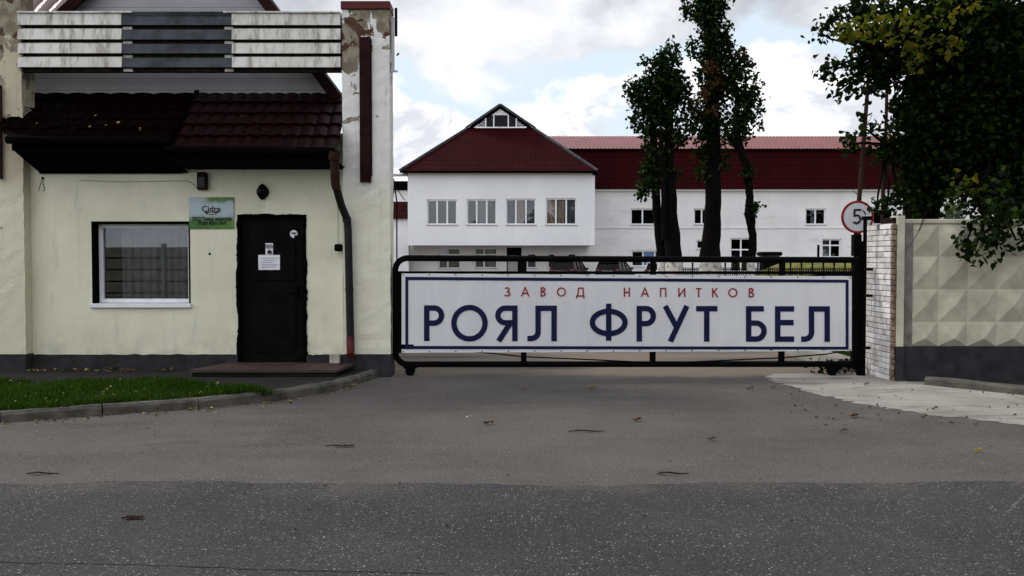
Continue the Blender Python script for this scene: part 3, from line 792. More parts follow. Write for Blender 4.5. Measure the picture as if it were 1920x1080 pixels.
# hump of stucco under the left eave end
# gable above with grey siding
GY = 13.25
def gp_(px, py): return P(px, py, GY)
apx, apy = 361, -186
rs_ = lambda y: 504 + y / 1.31; ls_ = lambda y: 130 - (y - 22) / .9
M['siding'] = None
def siding():
    k = NT('grey_siding'); z = k.xyz()[2]
    fr_ = k.math('FRACT', k.math('MULTIPLY', z, 5.9))
    ln = k.rng(fr_, .0, .07, 1, 0)
    col = k.mix(k.rng(k.noise(.8, 5), .35, .65), (.32, .32, .34), (.40, .40, .425)); col = k.mix(k.math('MULTIPLY', ln, .8), col, (.03, .03, .03))
    k.bump(fr_, .5, .02); return k.fin(col, .7, 0, .2)
M['siding'] = siding()
mb = MB(); A = [gp_(60, 176), gp_(628, 176), gp_(361, -186 + 8)]
zb = gp_(60, 176).z
L0, L1, TP = gp_(-60, 180), gp_(632, 180), gp_(apx, apy)
mb.prism([L0, L1, TP], (0, .5, 0)); mb.build('gable', M['siding'], gh)
mb = MB()
def barge(m, p, q, w, y0, y1):
    t = (q - p).normalized(); s = Vector((-t.z, 0, t.x)) * w
    m.prism([Vector((v.x, y0, v.z)) for v in (p, q, q + s, p + s)], (0, y1 - y0, 0))
b0, b1 = gp_(rs_(185), 185), gp_(apx + 10, apy)
barge(mb, b1, b0, -.15, GY - .22, GY - .17); barge(mb, b1 + Vector((0, 0, .0)), b0, -.03, GY - .17, GY + .45)
b2 = gp_(ls_(185), 185); b3 = gp_(apx - 10, apy)
barge(mb, b3, b2, .15, GY - .22, GY - .17); barge(mb, b3, b2, .03, GY - .17, GY + .45)
mb.build('barge_board', M['brown'], gh)
# tiled slope left of the gable
q0, q1 = P(20, 60, GY - .35), P(92, 60, GY - .35)
q2, q3 = P(118, -70, GY + .5), P(210, -70, GY + .5)
tiled(P(-10, 62, GY - .3), P(84, 62, GY - .3), P(60, -70, GY + .6), P(200, -70, GY + .6), 4, 4).build('side_roof', M['sidetile'], gh)
# twigs and dry leaves heaped on the left of the roof
mb = MB()
for i in range(130):
    t = abs(random.gauss(0, .4)); px_ = 50 + 120 * t + random.uniform(-10, 60); dep = random.uniform(0, .7)
    yy = ey + dep; base = zl + (tz - zl) * (yy - ey) / (ty - ey); p = Vector((X(px_, yy), yy, base + .05 + random.uniform(0, .07)))
    dv = Vector((random.uniform(-1, 1), random.uniform(-.4, .4), random.uniform(-.2, .6))).normalized() * random.uniform(.04, .22)
    mb.tube([p, p + dv], random.uniform(.003, .010), 4)
mb.cur = 1
for i in range(7):
    px_ = 62 + random.random() ** 1.6 * 320; yy = ey + random.random() * .6; base = zl + (tz - zl) * (yy - ey) / (ty - ey); p = Vector((X(px_, yy), yy, base + .075)); s = random.uniform(.012, .03)
    mb.add([p + Vector((-s, 0, -s * .3)), p + Vector((s * .5, -s * .3, -s * .4)), p + Vector((s, 0, s * .5)), p + Vector((-s * .3, .2 * s, s * .6))], [(0, 1, 2, 3)])
tag(mb.build('roof_debris', [M['bark'], M['dryleaf']]), 'heap of twigs and dry leaves lying on the left end of the gatehouse roof', 'debris', kind='stuff')
# roof leaves right side
def on_roof():
    px_ = random.choice([random.uniform(430, 490), random.uniform(430, 640)]); yy = ey + random.uniform(.02, .75); bz = zr + (tz - zr) * (yy - ey) / (ty - ey); return (X(px_, yy), yy, bz + .065)
scatter('roof_leaves', 9, on_roof, (.02, .06), [M['dryleaf']], 'few dry leaves lying on the red tiles above the door', 'leaf litter')
# downpipe
yp = 12.33
mb = MB(); mb.tube([P(627, 284, ey - .05), P(627, 300, ey - .04)], [.10, .075], 12); mb.tube([P(627, 298, ey - .04), P(629, 345, ey + .1), P(631, 352, ey + .13)], .062, 12)
fn = mb.build('downpipe', M['rust'], gh)
mb = MB(); mb.tube([P(629, 346, 12.03), P(640, 385, 12.2), P(651, 412, yp), P(652.5, 430, yp), P(655, 540, yp), P(657, 632, yp)], .052, 12)
mb.tube([P(650, 408, yp), P(650.5, 416, yp)], .06, 12); mb.tube([P(655, 540, yp), P(655.1, 546, yp)], .058, 12); subp(mb, 'pipe', M['pipe'], fn, gh)
mb = MB(); mb.tube([P(657, 630, yp), P(657.5, 664, yp), P(657.6, 668, yp - .05)], .055, 12); subp(mb, 'pipe_foot', M['redpipe'], fn, gh)
# step, block
y0 = G(356, 703, .09); 
st = MB(); sx0, sx1 = X(356, 11.78), X(628, 11.78); st.bbox(sx0 + .0, sx1, 11.80, WY - .0, .08, .14, .012)
sl_ = MB(); sl_.add([(sx0 - .02, 11.76, .14), (sx1 + .02, 11.76, .14), (sx1 + .18, WY - .02, .145), (sx0 + .26, WY - .02, .145), (sx0 - .02, 11.76, .175), (sx1 + .02, 11.76, .175), (sx1 + .18, WY - .02, .18), (sx0 + .26, WY - .02, .18)], [(4, 5, 6, 7), (0, 1, 5, 4), (1, 2, 6, 5), (3, 0, 4, 7), (0, 3, 2, 1)])
t = thing('doorstep', 'low step with pinkish brown slab below the dark entrance door', 'doorstep', ((sx0 + sx1) / 2, 12.2, 0)); st.build('base', M['dirtpathshade'], t); sl_.build('slab', M['steptile'], t)
bw = MB(); p = P(626, 690, 12.42); bw.bbox(p.x - .05, p.x + .09, 12.36, 12.5, .185, .31, .01)
tag(bw.build('stone_block', M['whiteblock']), 'small pale block on the right end of the doorstep', 'block')
# plaque
pl = thing('company_plaque', 'green and white company plaque on the wall left of the door', 'sign', (X(398, WY), WY, Z(429, WY)))
def plaque():
    k = NT('printed_plaque'); x, y, z = k.xyz()
    g = k.mix(k.rng(k.noise(5, 4), .3, .7), (.02, .09, .010), (.09, .23, .018))
    top = k.rng(k.math('ADD', z, k.math('MULTIPLY', k.noise(6, 4), .30)), .48, .58)
    botm = k.rng(k.math('ADD', z, k.math('MULTIPLY', k.noise(5, 3), .12)), .29, .14)
    top = k.math('MULTIPLY', top, k.rng(x, -.16, .02, .15, 1))
    col = k.mix(k.math('MAXIMUM', top, botm), (.42, .52, .56), g); return k.fin(col, .35, 0, .3)
mb = MB(); mb.bbox(X(356, WY), X(440, WY), WY - .022, WY - .002, Z(429, WY), Z(370, WY), .004); mb.build('panel', plaque(), pl)
yl = WY - .026
text_part('Cidre', .115, (X(397, yl), yl, Z(397, yl)), M['ink'], pl, 'lettering', bold=.002)
M['rib'] = simple('dark_red_ribbon', (.05, .008, .014), .6)
mb = MB(); pts = [P(384, 396, yl), P(390, 397.5, yl), P(397, 398, yl), P(404, 397, yl), P(411, 394.5, yl), P(409, 399, yl), P(404, 401.5, yl), P(397, 403, yl), P(390, 402, yl), P(385, 400.5, yl)]
mb.prism(pts, (0, .003, 0)); mb.build('ribbon', M['rib'], pl)
mb = MB(); [mb.box(X(391.5 + i * 2.6, yl), X(393.2 + i * 2.6, yl), yl - .004, yl - .001, Z(401, yl), Z(399, yl)) for i in range(5)]; mb.build('ribbon_lettering', M['paper'], pl)
M['darkgreen'] = simple('dark_green_print', (.004, .02, .006), .6)
text_part('ООО "Завод напитков', .070, (X(398, yl), yl, Z(413.5, yl)), M['darkgreen'], pl, 'lettering', bold=.0022, sx=.74)
text_part('"Роял Фрут Бел"', .070, (X(399, yl), yl, Z(421, yl)), M['darkgreen'], pl, 'lettering', bold=.0022, sx=.74)
# lamps and small fittings
lp_ = thing('wall_lamp', 'oval dark bulkhead lamp above the entrance door', 'lamp', (X(493, WY), WY, Z(376, WY)))
mb = MB(); c_ = P(493, 360, WY); mb.ball((c_.x, WY - .03, c_.z), (.07, .055, .11), 16, 10); mb.build('glass_cover', M['darkglass'], lp_)
mb = MB(); 
for q in (-.05, 0, .05): mb.tube([(c_.x + .062 * math.cos(t) * (1 - abs(q) * 6), WY - .03 - .058 * abs(math.sin(t)), c_.z + q) for t in [math.pi * i / 8 for i in range(9)]], .005, 5)
mb.tube([(c_.x, WY - .03 - .062 * math.sin(t), c_.z + .112 * math.cos(t)) for t in [math.pi * i / 10 for i in range(11)]], .006, 5); mb.cyl((c_.x, WY - .02, c_.z), (0, 1, 0), .085, .018)
mb.build('guard', M['iron'], lp_)
lq = thing('floodlight', 'small boxy dark lamp under the eave above the plaque', 'lamp', (X(382, WY), WY, Z(356, WY)))
c_ = P(382, 340, WY); mb = MB(); mb.bbox(c_.x - .065, c_.x + .065, WY - .10, WY - .01, c_.z - .12, c_.z + .12, .012); mb.build('housing', M['brown'], lq)
mb = MB(); mb.box(c_.x - .045, c_.x + .045, WY - .106, WY - .101, c_.z - .09, c_.z + .05); mb.build('lens', M['darkglass'], lq)
jb = thing('doorbell_box', 'small dark junction box with thin cable right of the door', 'junction box', (X(634, WY), WY - .1, Z(472, WY)))
c_ = P(634.5, 464.5, 12.5); mb = MB(); mb.bbox(c_.x - .045, c_.x + .05, 12.43, 12.56, c_.z - .05, c_.z + .05, .015); mb.build('box', M['iron'], jb)
mb = MB(); mb.tube([P(634, 460, 12.54), P(633.5, 380, 12.585), P(632, 320, 12.585)], .006, 5); mb.build('cable', M['sill'], jb)
mb = MB(); mb.tube([P(x, y, WY - .006) for x, y in ((150, 338), (220, 341), (300, 340), (350, 339), (362, 345), (374, 358))], .006, 5)
tag(mb.build('cable', M['sill']), 'thin grey cable sagging along the wall above the window', 'cable')
mb = MB(); mb.tube([P(x, y, WY - .006) for x, y in ((72, 358), (76, 345), (80, 334), (81, 345), (84, 357), (79, 358))], .004, 5); mb.ball(P(80, 334, WY - .01), .018, 8, 6); 
tag(mb.build('wire_loop', M['iron']), 'thin wire loop hanging from a hook at the wall corner', 'wire')
mb = MB(); mb.ball(P(393, 476, WY - .004), .017, 8, 6); tag(mb.build('wall_plug', M['iron']), 'small dark plug in the wall between window and door', 'plug')

# ------------------------------------------------------------------ pillars and louvred beam
PY = 12.42
def rough_box(m, x0, x1, y0, y1, z0, z1, nz=40, nx=6, j=.008):
    ring = []
    for i in range(nx + 1): ring.append((x0 + (x1 - x0) * i / nx, y0))
    for i in range(1, 4): ring.append((x1, y0 + (y1 - y0) * i / 3))
    for i in range(1, nx + 1): ring.append((x1 - (x1 - x0) * i / nx, y1))
    for i in range(1, 3): ring.append((x0, y1 - (y1 - y0) * i / 3))
    n = len(ring); vs = []
    for k in range(nz + 1):
        z = z0 + (z1 - z0) * k / nz
        for (x, y) in ring: vs.append((x + random.uniform(-j, j), y + random.uniform(-j, j), z))
    fs = [(k * n + i, k * n + (i + 1) % n, (k + 1) * n + (i + 1) % n, (k + 1) * n + i) for k in range(nz) for i in range(n)]
    fs.append(tuple(nz * n + i for i in range(n))); m.add(vs, fs, False)
def pillar(x0, x1, label, ztop, cap, mt='pillar'):
    t = thing('gate_pillar', label, 'pillar', ((x0 + x1) / 2, PY + .17, 0))
    m = MB(); rough_box(m, x0, x1, PY, PY + .34, Z(664, PY), ztop, 50, 5, .005); m.build('shaft', M[mt], t)
    m = MB(); m.bbox(x0 - .01, x1 + .01, PY - .015, PY + .36, 0, Z(664, PY), .01); m.build('plinth', M['plinth'], t)
    if cap: m = MB(); m.bbox(x0 - .012, x1 + .012, PY - .03, PY + .37, ztop, ztop + .11, .008); m.build('cap', M['redpipe'], t)
    return t
pr = pillar(X(643.5, PY), X(732, PY), 'tall peeling whitewashed pillar with red cap left of the gate', Z(18, PY), True)
for (x0, x1, y0, y1) in ((677, 697, 71, 342),):
    m = MB(); xa, xb = X(x0, PY), X(x1, PY); za, zb_ = Z(y1, PY), Z(y0, PY)
    m.box(xa, xb, PY - .06, PY - .052, za, zb_); m.box(xa, xa + .012, PY - .0515, PY - .002, za, zb_); m.box(xb - .012, xb, PY - .0515, PY - .002, za, zb_)
    m.box(xa + .012, xb - .012, PY - .051, PY - .03, za, za + .05); m.build('steel_channel', M['brown'], pr)
m = MB(); m.box(X(697.5, PY), X(699, PY), PY - .03, PY - .005, Z(330, PY), Z(74, PY)); m.build('channel_edge', M['rust'], pr)
m = MB(); xa = X(732, PY)
m.box(xa + .02, xa + .055, PY + .05, PY + .1, Z(133, PY), Z(30, PY)); m.box(xa - .02, xa + .1, PY + .06, PY + .09, Z(133, PY), Z(130, PY)); m.box(xa - .02, xa + .04, PY + .06, PY + .09, Z(40, PY), Z(37, PY))
m.build('bracket', M['sill'], pr)
m = MB(); m.box(xa + .065, xa + .10, PY + .04, PY + .07, Z(66, PY), Z(13, PY)); m.tube([P(744, 104, PY + .07), P(748, 100, PY + .05)], .012, 5); m.build('bracket', M['iron'], pr)
plft = pillar(-7.35, X(46, PY), 'peeling yellowish pillar cropped by the left edge of the photo', 6.3, False, 'pillaryellow')
m = MB(); m.tube([P(-1, 160, PY - .05), P(0, 335, PY - .05)], .035, 8); m.build('rusty_pipe', M['rust'], plft)
bm = thing('louvred_beam', 'weathered concrete louvre panel spanning above the gatehouse roof', 'beam', ((X(42, PY) + X(640, PY)) / 2, PY + .1, Z(133, PY)))
def louvre():
    k = NT('weathered_pale_louvre')
    col = k.mix(k.rng(k.noise(1.5, 6), .35, .65), (.58, .575, .53), (.70, .69, .65))
    col = k.mix(k.rng(k.noise(3.0, 8, .7, .3, vs=(3, 3, .5)), .46, .66, 0, .85), col, (.24, .215, .17))
    k.bump(k.noise(50, 4), .4, .01); return k.fin(col, .9, 0, .1)
M['louvre'] = louvre()
M['louvredark'] = simple('dark_grey_louvre', (.050, .056, .064), .85, var=.45, scale=4)
M['louvreback'] = simple('shadow_dark_backing', (.025, .018, .013), .95, var=.6, scale=9)  # black shadow between the slats is put into this dark board colour
xA, xB, xC, xD = X(42.5, PY), X(235, PY), X(440, PY), X(641, PY)
rows = [(26.5, 48), (55, 75), (82, 101), (108, 127)]
def slat(m, a, b, zt, zb2, y):
    # sloped louvre: face leans out at the bottom, thin lit top edge
    m.prism([(a, y - .045, zb2), (a, y - .030, zt), (a, y + .03, zt + .012), (a, y + .05, zt - .01), (a, y + .05, zb2 + .02)], (b - a, 0, 0))
for i, (t0, t1) in enumerate(rows):
    m = MB(); slat(m, xA, xB, Z(t0, PY), Z(t1, PY), PY); m.build('pale_slat', M['louvre'], bm)
    m = MB(); slat(m, xB + .004, xC - .004, Z(t0 + 1, PY), Z(t1, PY), PY + .012); m.build('dark_slat', M['louvredark'], bm)
    m = MB(); slat(m, xC, xD, Z(t0, PY), Z(t1 + .3, PY), PY); m.build('pale_slat', M['louvre'], bm)
m = MB(); m.box(xA, xD, PY + .06, PY + .16, Z(132.5, PY), Z(24, PY)); m.build('backing', M['louvreback'], bm)
m = MB(); m.bbox(xA, X(255, PY), PY - .06, PY + .17, Z(26, PY), Z(23, PY) , .004); m.bbox(X(425, PY), xD, PY - .06, PY + .17, Z(26, PY), Z(23, PY), .004)
for t0, t1 in rows:
    for a_, b_ in ((235, 252), (424, 440)): m.box(X(a_, PY), X(b_, PY), PY + .02, PY + .055, Z(t1 + 6.5, PY), Z(t1 + 1.5, PY))
for t0, t1 in rows[:3]:
    m.box(xA, xB, PY + .03, PY + .056, Z(t1 + 7, PY), Z(t1 + 4.2, PY)); m.box(xC, xD, PY + .03, PY + .056, Z(t1 + 7, PY), Z(t1 + 4.2, PY))
m.build('capping', M['louvre'], bm)
m = MB(); m.box(X(256, PY), X(424, PY), PY - .05, PY + .16, Z(26, PY), Z(23.3, PY)); m.box(X(252, PY), X(436, PY), PY - .034, PY - .024, Z(30, PY), Z(26.2, PY)); m.build('dark_capping', M['louvredark'], bm)
m = MB(); m.box(xD - .01, X(646, PY), PY + .05, PY + .1, Z(131, PY), Z(30, PY)); m.build('end_bracket', M['rust'], bm)
# ------------------------------------------------------------------ sliding gate
GT = 12.55; r_ = .042
gate = thing('sliding_gate', 'black tubular sliding gate with rounded left corners closing the driveway', 'gate', (X(1175, GT), GT, 0))
def gx(px): return X(px, GT)
def gz(py): return Z(py, GT)
m = MB(); rr = .17; xl_, zt_, zb_ = gx(741), gz(484), gz(683)
path = [(gx(1606), GT, gz(487.5))] + [(xl_ + rr, GT, zt_)]
path = [(gx(1606), GT, gz(487.5)), (gx(1200), GT, gz(486))] + [(xl_ + rr - rr * math.sin(t), GT, zt_ - rr + rr * math.cos(t)) for t in [math.pi / 2 * i / 8 for i in range(9)]] \
     + [(xl_ + rr - rr * math.cos(t), GT, zb_ + rr - rr * math.sin(t)) for t in [math.pi / 2 * i / 8 for i in range(9)]] + [(gx(1606), GT, gz(682.5))]
m.tube(path, r_, 12); m.build('outer_frame', M['iron'], gate)
m = MB(); m.box(gx(748), gx(1604), GT - .02, GT + .02, gz(514), gz(508.5)); m.box(gx(1598), gx(1608), GT - .045, GT + .04, gz(690), gz(483)); m.box(gx(745.5), gx(752.5), GT - .021, GT + .021, gz(660), gz(508.4)); m.build('inner_frame', M['iron'], gate)
for px in (982, 1224.5, 1466.5):
    m = MB(); m.box(gx(px - 5.3), gx(px + 5.3), GT - .025, GT + .025, gz(679), gz(490)); m.build('upright', M['iron'], gate)
for pp in ([(800, 652), (860, 656.5), (985, 669), (1100, 674), (1225, 680)], [(1290, 679), (1460, 671), (1550, 664), (1597, 655)]):
    m = MB(); m.tube([P(x, y, GT - .03) for x, y in pp], .010, 6); m.build('tension_cable', M['iron'], gate)
m = MB(); m.box(gx(744), gx(776), GT - .06, GT - .035, gz(654), gz(645)); m.box(gx(744), gx(753), GT - .0602, GT - .0352, gz(661), gz(654.2)); m.build('corner_plate', M['iron'], gate)
for px in (768.5, 1562):
    m = MB(); m.cyl((gx(px), GT - .035, .068), (0, 1, 0), .068, .07, 20); m.box(gx(px) - .09, gx(px) + .09, GT - .05, GT + .05, .10, gz(684)); m.build('wheel', M['iron'], gate)
m = MB(); [m.box(gx(a_), gx(b_), GT - .04 - .004 * i, GT - .03, gz(e_), gz(c_)) for i, (a_, b_, c_, e_) in enumerate(((1546, 1580, 687, 692),))]; m.build('wheel_bracket', M['iron'], gate)
# gate post + hinges to the brick pier
gp2 = thing('gate_post', 'black steel post standing between the gate and the white brick pier', 'post', (gx(1615), GT, 0))
m = MB(); m.box(gx(1609.5), gx(1617), GT - .03, GT + .05, 0, gz(480)); m.box(gx(1616), gx(1622), GT - .06, GT - .031, gz(703), gz(413)); m.build('shaft', M['iron'], gp2)
m = MB(); m.box(gx(1609.5), gx(1618), GT - .035, GT - .032, gz(480), gz(452)); m.build('splice_plate', M['iron'], gp2); m = MB(); m.bbox(gx(1613), gx(1630), GT - .1, GT - .02, gz(413), gz(406), .006); m.build('cap', M['iron'], gp2)
for i, py in enumerate((505, 554, 651)):
    m = MB(); m.box(gx(1617), gx(1631 - 3 * (i == 2)), GT - .12, GT - .061, gz(py + 2.5), gz(py - 2.5)); m.build('bracket', M['brown'], gp2)
m = MB(); m.box(gx(731.5), gx(734.5), GT - .1, GT - .06, gz(487), gz(473)); m.tube([P(733, y, GT - .09 + .01 * math.sin(y)) for y in range(485, 690, 12)], .008, 5); 
tag(m.build('guide_bar', M['iron']), 'thin dark vertical bar on the edge of the left pillar beside the gate', 'bar')
# ------------------------------------------------------------------ banner with drawn letters
BY = GT - .062
def bp(px, py): return P(px, py, BY)
ban = thing('banner', 'long white drinks factory banner fixed on the sliding gate', 'banner', (bp(1175, 660).x, BY, bp(1175, 660).z))
def banmat():
    k = NT('vinyl_banner'); x, y, z = k.xyz()
    col = k.mix(k.rng(k.noise(.8, 6), .35, .65), (.62, .625, .645), (.68, .685, .70))
    col = k.mix(k.rng(k.noise(1.6, 7, .7, .2, vs=(1, 1, 2.5)), .55, .8, 0, .25), col, (.48, .48, .49))
    k.bump(k.noise(1.4, 3, .5, 0, vs=(3, 1, .6)), .5, .05); return k.fin(col, .45, 0, .3)
n = 60; vs = []; m = MB()
def by_(px, top): return (512.5 + 5.5 * (px - 753) / 844) if top else (661.5 - 3.5 * (px - 753) / 844)
for i in range(n + 1):
    px = 753 + 844 * i / n; w_ = 1.2 * math.sin(i * 1.05) * .25
    for j in range(7):
        t = j / 6; p = bp(px, by_(px, False) * (1 - t) + by_(px, True) * t + (w_ if j in (0, 6) else 0)); p.y += .003 * math.sin(i * 1.05) * (1 if j in (0, 6) else .2) + .003; vs.append(p)
m.add(vs, [(7 * i + j, 7 * i + 7 + j, 7 * i + 8 + j, 7 * i + 1 + j) for i in range(n) for j in range(6)], True); m.build('sheet', banmat(), ban)
def inkb(px0, px1, py0a, py0b, th): return [bp(px0, py0a), bp(px1, py0b), bp(px1, py0b + th), bp(px0, py0a + th)]
m = MB(); pts = [(760, 519), (1597 - 6, 524.5), (1591, 655.5), (760, 654.5)]
inn = [(765.5, 525), (1585.5, 530), (1585.5, 650), (765.5, 648.5)]
for i in range(4):
    j = (i + 1) % 4; m.prism([Vector((q.x, BY - .003, q.z)) for q in (bp(*pts[i]), bp(*pts[j]), bp(*inn[j]), bp(*inn[i]))], (0, .002, 0))
m.build('border', M['navy'], ban)
for i in range(18):
    for tp in (True, False):
        m = MB(); px = 756 + 838 * i / 17; p = bp(px, by_(px, tp) + (2.3 if tp else -2.3)); m.cyl((p.x, BY - .004, p.z), (0, 1, 0), .009, .006, 8); m.build('eyelet', M['iron'], ban)
def arc(cx, cy, rx, ry, a0, a1, n=18): return [(cx + rx * math.cos(R(a0 + (a1 - a0) * i / n)), cy - ry * math.sin(R(a0 + (a1 - a0) * i / n))) for i in range(n + 1)]
# glyphs in a unit cell: x 0..1, y 0 (top) .. 1 (bottom); w = stroke half-widths as fractions handled in pixel space
def glyph(ch, W, H, t):
    h = t / 2; L = []
    if ch == 'Р':
        q = H * .575; L = [[(h, 0), (h, H)], [(h, h), (W - q / 2, h)] + arc(W - q / 2, q / 2, q / 2 - h, q / 2 - h, 90, -90)[1:] + [(h, q - h)]]
    elif ch == 'О': L = [arc(W / 2, H / 2, W / 2 - h, H / 2 - h, 0, 360, 48)]
    elif ch == 'Я':
        q = H * .56; L = [[(W - h, 0), (W - h, H)], [(W - h, h), (q / 2, h)] + arc(q / 2, q / 2, q / 2 - h, q / 2 - h, 90, 270)[1:] + [(W - h, q - h)], [(W - h * 2.6, q - h), (h * 1.25, H)]]
    elif ch == 'Л': L = [[(W - h, 0), (W - h, H)], [(W - h, h), (W * .36, h), (W * .36, H * .74)] + arc(W * .36 - H * .2, H * .74, H * .2, H * .26 - h, 0, -90, 8)[1:] + [(0, H - h)]]
    elif ch == 'Ф': L = [[(W / 2, -H * .06), (W / 2, H * .98)], arc(W / 2, H * .47, W / 2 - h, H * .39 - h, 0, 360, 44)]
    elif ch == 'У': L = [[(h * 1.2, 0), (W * .52, H * .6)], [(W - h * 1.2, 0), (W * .30, H)]]
    elif ch == 'Т': L = [[(0, h), (W, h)], [(W / 2, 0), (W / 2, H)]]
    elif ch == 'Б':
        q = H * .60; L = [[(W * .86, h), (h, h), (h, H)], [(h, H - h), (W - q / 2, H - h)] + arc(W - q / 2, H - q / 2, q / 2 - h, q / 2 - h, -90, 90)[1:] + [(h, H - q + h)]]
    elif ch == 'Е': L = [[(W, h), (h, h), (h, H - h), (W, H - h)], [(h, H * .46), (W * .97, H * .46)]]
    elif ch == 'З': L = [arc(W * .45, H * .27, W * .42 - h, H * .27 - h, 150, -90, 16), arc(W * .46, H * .74, W * .54 - h, H * .27 - h, 90, -150, 16)]
    elif ch == 'А': L = [[(h * .5, H), (W / 2, h * .5), (W - h * .5, H)], [(W * .2, H * .66), (W * .8, H * .66)]]
    elif ch == 'В':
        q = H * .46; r2 = H * .54; L = [[(h, 0), (h, H)], [(h, h), (W * .9 - q / 2, h)] + arc(W * .9 - q / 2, q / 2, q / 2 - h * .5, q / 2 - h, 90, -90, 10) + [(h, q)], [(W - r2 / 2, q)] + arc(W - r2 / 2, H - r2 / 2, r2 / 2 - h, r2 / 2 - h, 90, -90, 10) + [(h, H - h)]]
    elif ch == 'Д': L = [[(h, H * 1.2), (h, H - h), (W - h, H - h), (W - h, H * 1.2)], [(W * .18, H - h), (W * .30, h), (W * .84, h), (W * .84, H - h)]]
    elif ch == 'Н': L = [[(h, 0), (h, H)], [(W - h, 0), (W - h, H)], [(h, H / 2), (W - h, H / 2)]]
    elif ch == 'П': L = [[(h, H), (h, h), (W - h, h), (W - h, H)]]
    elif ch == 'И': L = [[(h, 0), (h, H)], [(W - h, 0), (W - h, H)], [(h, H - h), (W - h, h)]]
    elif ch == 'К': L = [[(h, 0), (h, H)], [(W - h, 0), (h, H * .52)], [(W * .34, H * .38), (W - h * .5, H)]]
    return L
def letter(ch, x0, x1, y0, y1, t, mat, name='letter'):
    m = MB(); W, H = x1 - x0, y1 - y0
    for k, pl_ in enumerate(glyph(ch, W, H, t)):
        closed = (abs(pl_[0][0] - pl_[-1][0]) + abs(pl_[0][1] - pl_[-1][1])) < 1e-6; P2 = pl_[:-1] if closed else pl_; N = len(P2); lft = []; rgt = []
        for i in range(N):
            p = P2[i]; a_ = P2[i - 1] if (i > 0 or closed) else None; b_ = P2[(i + 1) % N] if (i < N - 1 or closed) else None
            def nrm(u, v):
                dx, dy = v[0] - u[0], v[1] - u[1]; l_ = math.hypot(dx, dy) or 1; return (-dy / l_, dx / l_)
            if a_ is None: q = nrm(p, b_); s_ = 1
            elif b_ is None: q = nrm(a_, p); s_ = 1
            else:
                n1_, n2_ = nrm(a_, p), nrm(p, b_); q = (n1_[0] + n2_[0], n1_[1] + n2_[1]); l_ = math.hypot(*q) or 1; q = (q[0] / l_, q[1] / l_); s_ = 1 / max(.45, q[0] * n1_[0] + q[1] * n1_[1])
            lft.append((p[0] + q[0] * t / 2 * s_, p[1] + q[1] * t / 2 * s_)); rgt.append((p[0] - q[0] * t / 2 * s_, p[1] - q[1] * t / 2 * s_))
        y = BY - .0035 - .0007 * k
        def c3(p, yy): w = bp(x0 + p[0], y0 + p[1]); return Vector((w.x, yy, w.z))
        vs = [c3(p, y) for p in lft] + [c3(p, y) for p in rgt] + [c3(p, BY - .001) for p in lft] + [c3(p, BY - .001) for p in rgt]
        fs = []
        for i in range(N if closed else N - 1):
            j = (i + 1) % N; fs += [(i, j, N + j, N + i), (i, 2 * N + i, 2 * N + j, j), (N + i, N + j, 3 * N + j, 3 * N + i)]
        m.add(vs, fs)
    o = m.build(name, mat, ban); return o
for ch, a_, b_ in (('Р', 795, 833), ('О', 846, 914.5), ('Я', 928.5, 970.5), ('Л', 989, 1044), ('Ф', 1105.5, 1177), ('Р', 1193.5, 1230), ('У', 1241, 1294), ('Т', 1305, 1345), ('Б', 1398.5, 1437.6), ('Е', 1453, 1489), ('Л', 1502, 1556)):
    s_ = (a_ - 795) / 760 * 2.0; e_ = 1 if ch == 'О' else 0
    letter(ch, a_, b_, 572.3 + s_ - e_, 639.3 + s_ * .9 + e_, 10.2, M['navy'], 'navy_letter')
for ch, a_, b_ in (('З', 945, 957.2), ('А', 977, 992.5), ('В', 1013.5, 1023.2), ('О', 1044, 1061), ('Д', 1080, 1096), ('Н', 1169.5, 1181), ('А', 1201.6, 1216.5), ('П', 1237.3, 1249.3), ('И', 1271.5, 1285), ('Т', 1304.6, 1315), ('К', 1335, 1346.2), ('О', 1365.3, 1382.7), ('В', 1403.6, 1413.6)):
    s_ = (a_ - 945) / 470 * 2.0; letter(ch, a_, b_, 538.3 + s_, 555.6 + s_, 2.5, M['redprint'], 'red_letter')

# ------------------------------------------------------------------ brick pier, concrete fence, road sign
bx0 = 5.0; bx1 = 5.30
pier = thing('brick_pier', 'white brick pier between the gate post and the concrete fence', 'brick pier', (5.15, 12.35, 0))
def limebrick():
    k = NT('white_lime_brick'); g = k.n('ShaderNodeNewGeometry')
    col = k.mix(g.outputs['Random Per Island'], (.46, .44, .42), (.74, .72, .70)); col = k.mix(k.rng(k.noise(7, 6), .5, .72, 0, .6), col, (.20, .17, .15))
    k.bump(k.noise(60, 4), .4, .006); return k.fin(col, .9, 0, .15)
M['lime'] = limebrick(); M['mortar'] = simple('mortar', (.17, .155, .14), .95, var=.3, bump=.6)
yN0, yN1 = 11.98, 12.86; zt = Z(415, 11.98)
m = MB(); m.box(bx0 + .012, bx1, yN0 + .012, yN1, 0, zt - .02); m.build('mortar_core', M['mortar'], pier)
m = MB(); rh = .0745; nrow = int(zt / rh)
for r in range(nrow):
    z0 = r * rh + .004; y = yN0 + (0 if r % 2 else -.0); first = True
    seq = random.choice([[.12, .25, .12, .25, .12], [.25, .25, .12, .25], [.12, .12, .25, .25, .12], [.25, .12, .25, .12, .12]])
    for L in seq + [.25]:
        e = min(y + L, yN1)
        if e - y < .03: break
        o = random.uniform(-.006, .006)
        if not (r > nrow - 2 and random.random() < .25): m.bbox(bx0 + o, bx0 + .06, y + .004, e - .005, z0, z0 + rh - .009, .004)
        y = e
        if y >= yN1: break
